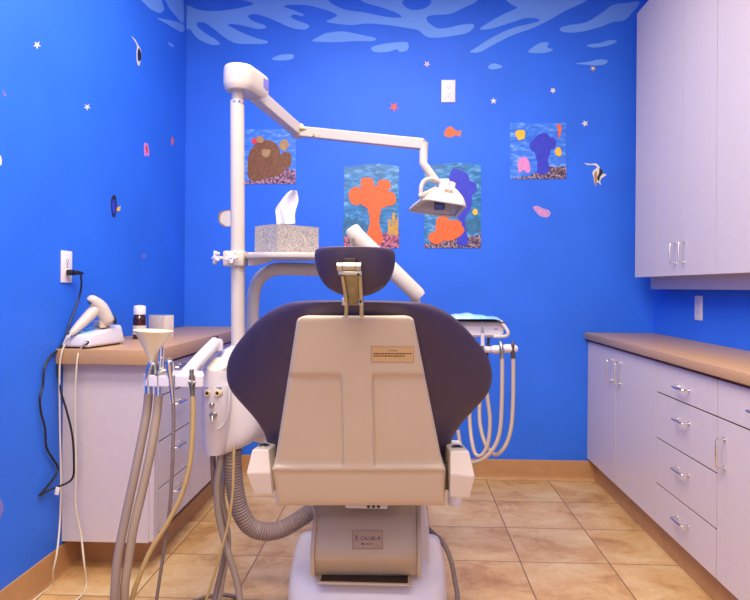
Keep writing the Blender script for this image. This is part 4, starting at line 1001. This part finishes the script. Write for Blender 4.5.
# lamp head
rim = [P(424, 198.5, 2.42), P(466.5, 205, 2.42), P(455.5, 217, 2.55), P(408.0, 210.5, 2.55)]
apex = P(445.5, 189, 2.50)
def rrect(q, n=5, r=.18):
    out = []
    for i in range(4):
        p0, p1, p2 = q[i - 1], q[i], q[(i + 1) % 4]; a_ = p1.lerp(p0, r); c_ = p1.lerp(p2, r)
        for k in range(n): t = k / (n - 1); out.append(a_.lerp(p1, t).lerp(p1.lerp(c_, t), t))
    return out
rimr = rrect(rim); cen = sum(rim, Vector()) / 4
nrm = (rim[1] - rim[0]).cross(rim[3] - rim[0]).normalized()
if nrm.z < 0: nrm = -nrm
def ringk(k, top): return [cen.lerp(apex, top) + (p - cen) * k for p in rimr]
lamp = obj('lamp_shell', MB().rings([ringk(1, 0), ringk(1.0, .15), ringk(.80, .5), ringk(.52, .85), ringk(.36, 1.0), ringk(.34, 1.25), ringk(.2, 1.35)], cap0=False), 'cream_white', ol, 40)
obj('reflector', MB().rings([ringk(.97, .02), ringk(.93, .12), ringk(.74, .4), ringk(.46, .72), ringk(.2, .8)], cap0=False), 'reflector', lamp, 50)
fr2 = rimr + rimr[:1]
tubef = MB()
tubef.rings([[p + nrm * (.006 * math.cos(a_)) + (p - cen).normalized() * (.0065 * math.sin(a_)) for a_ in [2 * PI * k / 8 for k in range(8)]] for p in fr2], False, False)
obj('rim_frame', tubef, 'cream_white', lamp, 60)
vt = MB()
for k, y in enumerate((194.5, 196.6, 198.8)):
    pass
obj('bulb_block', MB().box(cen.lerp(apex, .16) + Vector((-.021, -.018, -.02)), cen.lerp(apex, .16) + Vector((.021, .018, .02)), .006), 'bulb_blue', lamp)
def vent(k, top0, top1, s0, s1):
    # a slit on the near face of the shell between two heights
    a_ = ringk(k, top0)
    return a_
nf = [ringk(.80, .5), ringk(.52, .85)]
for t in (.25, .5, .75):
    p = nf[0][4].lerp(nf[1][4], t); q_ = nf[0][5].lerp(nf[1][5], t)
    obj('vent_slit', MB().tube([p.lerp(q_, .3) + Vector((0, -.001, 0)), p.lerp(q_, .8) + Vector((0, -.001, 0))], .0022, 6), 'plaque_rim', lamp)
obj('yoke', MB().box(P(438.5, 190, 2.47), P(449, 181, 2.53), .008), 'unit_white', lamp, 30)
obj('grab_handle', MB().tube([P(441, 182.5, 2.48), P(432, 179, 2.46), P(425, 180.5, 2.44), P(421.5, 186, 2.43), P(421, 194.5, 2.43)], .0085, 12, 6).ball(P(421.3, 195.3, 2.43), .0125).tube([P(421.3, 195.5, 2.43), P(428, 192.5, 2.45), P(436, 188.5, 2.48)], .009, 10), 'cream_white', lamp)

# ------------------------------------------------------------------ delivery arm and instrument tray (right of the chair)
du = thing('delivery_unit', P(255, 345, 2.32), 'white delivery arm arching behind the headrest to the tray on the right', 'delivery unit')
obj('arch_tube', MB().tube([P(252.5, 352, 2.33), P(252.5, 325, 2.33), P(252.8, 305, 2.33), P(255, 288, 2.33), P(262, 276, 2.335), P(275, 269.5, 2.34), P(295, 269, 2.345), P(330, 270, 2.35), P(356, 270.5, 2.36)], .0245, 20, 6), 'cream_white', du)
obj('knuckle', MB().lathe(P(356.5, 276, 2.36), [(.028, 0), (.03, .004), (.03, .06), (.026, .07), (.024, .15), (.02, .155)]), 'cream_white', du)
obj('balance_arm', MB().tube([P(351, 227.5, 2.33), P(352, 229, 2.33), P(357, 236, 2.33), P(390, 268, 2.32), P(417.5, 294.5, 2.31), P(420.5, 297.4, 2.31)], [.020, .029, .031, .031, .0295, .024], 18), 'cream_white', du, 50)
obj('drop_link', MB().tube([P(415, 293, 2.33), P(416, 306, 2.33), P(424, 325, 2.32), P(434, 330, 2.31)], .02, 14, 4), 'cream_white', du)
obj('arm_end_cap', MB().cyl(P(350.6, 239.5, 2.30), P(351.5, 242.0, 2.30), .012), 'brass_metal', du)
DY = 2.30
def dsec(x): 
    c0 = P(x, 329.5, DY); return c0
prof = [(0, .026), (.012, .029), (.10, .028), (.15, .018), (.155, 0), (.15, -.018), (.10, -.028), (.012, -.029), (0, -.02)]
xsA, xsB = P(425, 329.5, DY), P(503.5, 329.8, DY)
rgs = []
for t, k in ((0, .9), (.02, 1), (.9, 1), (.97, .9), (1, .65)):
    c = xsA.lerp(xsB, t); rgs.append([c + Vector((0, yy, zz * k)) for yy, zz in prof])
dh = obj('delivery_head', MB().rings(rgs), 'unit_white', du, 40)
obj('push_handle', MB().tube([P(497.5, 319.5, DY + .01), P(502, 323, DY - .01), P(507.5, 331, DY - .02), P(507.8, 334.5, DY - .02), P(504.5, 336.3, DY - .015), P(494, 336.5, DY)], .0062, 12, 5), 'cream_white', du)
obj('control_mark', MB().box(P(494.5, 329.7, DY - .001), P(497.5, 328.6, DY + .003)), 'mauve_print', dh, 0)
tt = MB().box(P(446, 322.4, DY - .02), P(497.5, 319.2, DY + .18), .002)
tray = thing('instrument_tray', P(470, 321, DY), 'dark metal tray with bluish plastic film lying on the delivery head', 'tray')
for v in tt.bm.verts: v.co.z += 0
obj('tray_plate', tt, 'tray_dark', tray)
G = []
for j in range(9):
    row = []
    for i in range(21):
        x = 442 + 58.5 * i / 20; Y = DY - .022 + .2 * j / 8; q = P(x, 318.8, DY)
        row.append(Vector((q.x, Y, q.z + .001 + (.013 * math.exp(-((x - 466) / 16) ** 2) + .006) * math.sin(PI * min(1, j / 5)) ** .7 + .003 * math.sin(i * 1.3 + j) * math.sin(j * .9) - (.008 * max(0, (x - 494) / 7)) )))
    G.append(row)
obj('plastic_film', MB().sheet(G, (0, 0, -.001)), 'film_blue', tray, 70)
# handpiece bar under the head
obj('drop_rod', MB().cyl(P(489, 336, DY + .03), P(486.5, 362, DY + .03), .0055), 'tray_dark', du)
obj('holder_bar', MB().tube([P(474, 347, DY + .03), P(486, 349.5, DY + .02), P(500, 349.5, DY + .01), P(514, 348.5, DY)], [.012, .013, .010, .009], 12, 4), 'unit_white', du)
def cradle_cap(x0, x1, y):
    obj('cradle', MB().tube([P(x0, y, DY - .02), P(x0 + 2.5, y, DY - .022), P(x1 - 4, y, DY - .024), P(x1, y + .4, DY - .022)], [.008, .0155, .0165, .010], 16, 3), 'unit_white', du)
cradle_cap(490.5, 503.8, 349.6); cradle_cap(502, 517, 348.6); cradle_cap(472, 485, 350)
hoses = {
 'right': [(513, 351, DY - .03), (513.3, 370, DY - .03), (513, 400, DY - .03), (511.5, 425, DY - .03), (507.5, 441, DY - .03), (501.5, 451, DY - .03), (494.5, 454.5, DY - .02), (487, 447, DY), (482, 434, DY + .02), (479.5, 418, DY + .04), (480, 400, DY + .06), (482, 380, DY + .08)],
 'mid': [(502, 351, DY - .05), (502.2, 375, DY - .05), (501.5, 410, DY - .05), (500, 430, DY - .05), (496, 444, DY - .05), (488, 455, DY - .045), (479, 461, DY - .03), (470, 462, DY), (462, 452, DY + .03), (458, 430, DY + .05)],
 'left': [(483, 352, DY - .045), (484.5, 375, DY - .04), (488, 402, DY - .04), (490, 422, DY - .04), (488, 443, DY - .04), (482, 455, DY - .035), (475.5, 454, DY - .02), (472, 442, DY), (470, 425, DY + .03), (469, 400, DY + .05)]}
IG = 'handpieces on the right delivery head'
def dhand(kind, label, key, top, tip):
    r = thing('delivery_handpiece', P(top[0], top[1], DY - .03), label, 'dental handpiece', IG)
    ho = hoses[key]
    obj('hose', MB().tube([P(*p) for p in ho], .0072, 10, 8), 'hose_beige', r)
    return r
r = dhand('', 'white handpiece with upright pointed tip nearest the chair on the delivery head', 'left', (483, 350), 0)
obj('handpiece_body', MB().tube([P(482.4, 321.8, DY - .05), P(482.5, 327, DY - .05), P(482.6, 332, DY - .05), P(482.6, 346, DY - .05), P(483, 354, DY - .046)], [.0012, .003, .0055, .006, .0065], 12, 2), 'nickel', r)
obj('grip_sleeve', MB().tube([P(482.6, 333, DY - .05), P(482.7, 345.5, DY - .05)], .0068, 12), 'unit_white', r)
r = dhand('', 'handpiece in the middle cradle under the delivery head', 'mid', (502, 350), 0)
obj('coupling', MB().tube([P(500, 341.5, DY - .03), P(501.3, 346, DY - .05), P(502, 358, DY - .05)], [.004, .0075, .008], 12, 3), 'nickel', r)
r = dhand('', 'handpiece with a dark tip in the outermost right cradle under the delivery head', 'right', (513, 350), 0)
obj('coupling', MB().tube([P(512.6, 341.5, DY - .03), P(512.8, 345, DY - .035), P(513, 358, DY - .03)], [.002, .0065, .0085], 12, 3), 'tray_dark', r)

# ------------------------------------------------------------------ loose cables on the floor
tag(obj('floor_cable', MB().tube([P(424, 520, 2.35), P(428, 528, 2.33), P(434, 534, 2.31), P(440.5, 540, 2.28), P(446.5, 549, 2.25), P(451.5, 563, 2.22), P(455, 581, 2.19), P(457.5, 600, 2.14), PZ(456, 640, .008), PZ(470, 690, .008)], .0085, 10, 8), 'hose_taupe', base=PZ(456, 640, 0)), 'grey-brown cable running down the right side of the white chair base', 'cable')
lp = spline([PZ(x, y, .007) for x, y in ((188, 604), (205, 597), (222, 594.5), (236, 597), (241, 603), (230, 611), (205, 614), (190, 610))], 8, closed=True)
tag(obj('floor_cable', MB().tube(lp + lp[:1], .0065, 10), 'hose_taupe', base=PZ(215, 600, 0)), 'dark cable coiled on the floor tiles below the dental unit', 'cable')

# ------------------------------------------------------------------ light: two fluorescent ceiling panels plus an added front fill panel, warm white
def area(loc, sx, sy, power, col, rot=(0, 0, 0)):
    l = bpy.data.lights.new('ceiling_or_fill_panel', 'AREA'); l.shape = 'RECTANGLE'; l.size = sx; l.size_y = sy; l.energy = power; l.color = col
    o = bpy.data.objects.new('ceiling_or_fill_panel', l); COL.objects.link(o); o.location = loc; o.rotation_euler = rot; return o
WARM = (1.0, .88, .76)
area((-.3, -.35, CEIL - .01), 1.8, .9, 78, WARM)  # added fill panel, unseen behind the camera, to brighten the chair back
area((-.3, 1.15, CEIL - .01), 1.4, .7, 100, WARM)
area((-.1, 2.6, CEIL - .01), 1.4, .6, 52, (1, .92, .84))
wd = bpy.data.worlds.new('World'); S.world = wd; wd.use_nodes = True
wd.node_tree.nodes['Background'].inputs[0].default_value = (.9, .9, 1, 1); wd.node_tree.nodes['Background'].inputs[1].default_value = .05

# ------------------------------------------------------------------ camera
cd = bpy.data.cameras.new('camera'); cam = bpy.data.objects.new('camera', cd); COL.objects.link(cam)
cd.sensor_width = 36; cd.sensor_fit = 'HORIZONTAL'; cd.lens = F / 750 * 36; cd.clip_start = .02
cd.shift_x = -(CX - 375) / 750; cd.shift_y = (CY - 300) / 750
Mx = Matrix.Rotation(TH, 4, 'Z') @ Matrix.Rotation(PI / 2, 4, 'X') @ Matrix.Rotation(RO, 4, 'Z')
cam.matrix_world = Matrix.Translation((0, 0, EYE)) @ Mx
S.camera = cam
S.view_settings.view_transform = 'Standard'; S.view_settings.look = 'None'; S.view_settings.gamma = 1; S.view_settings.use_curve_mapping = False
S.view_settings.exposure = -0.33
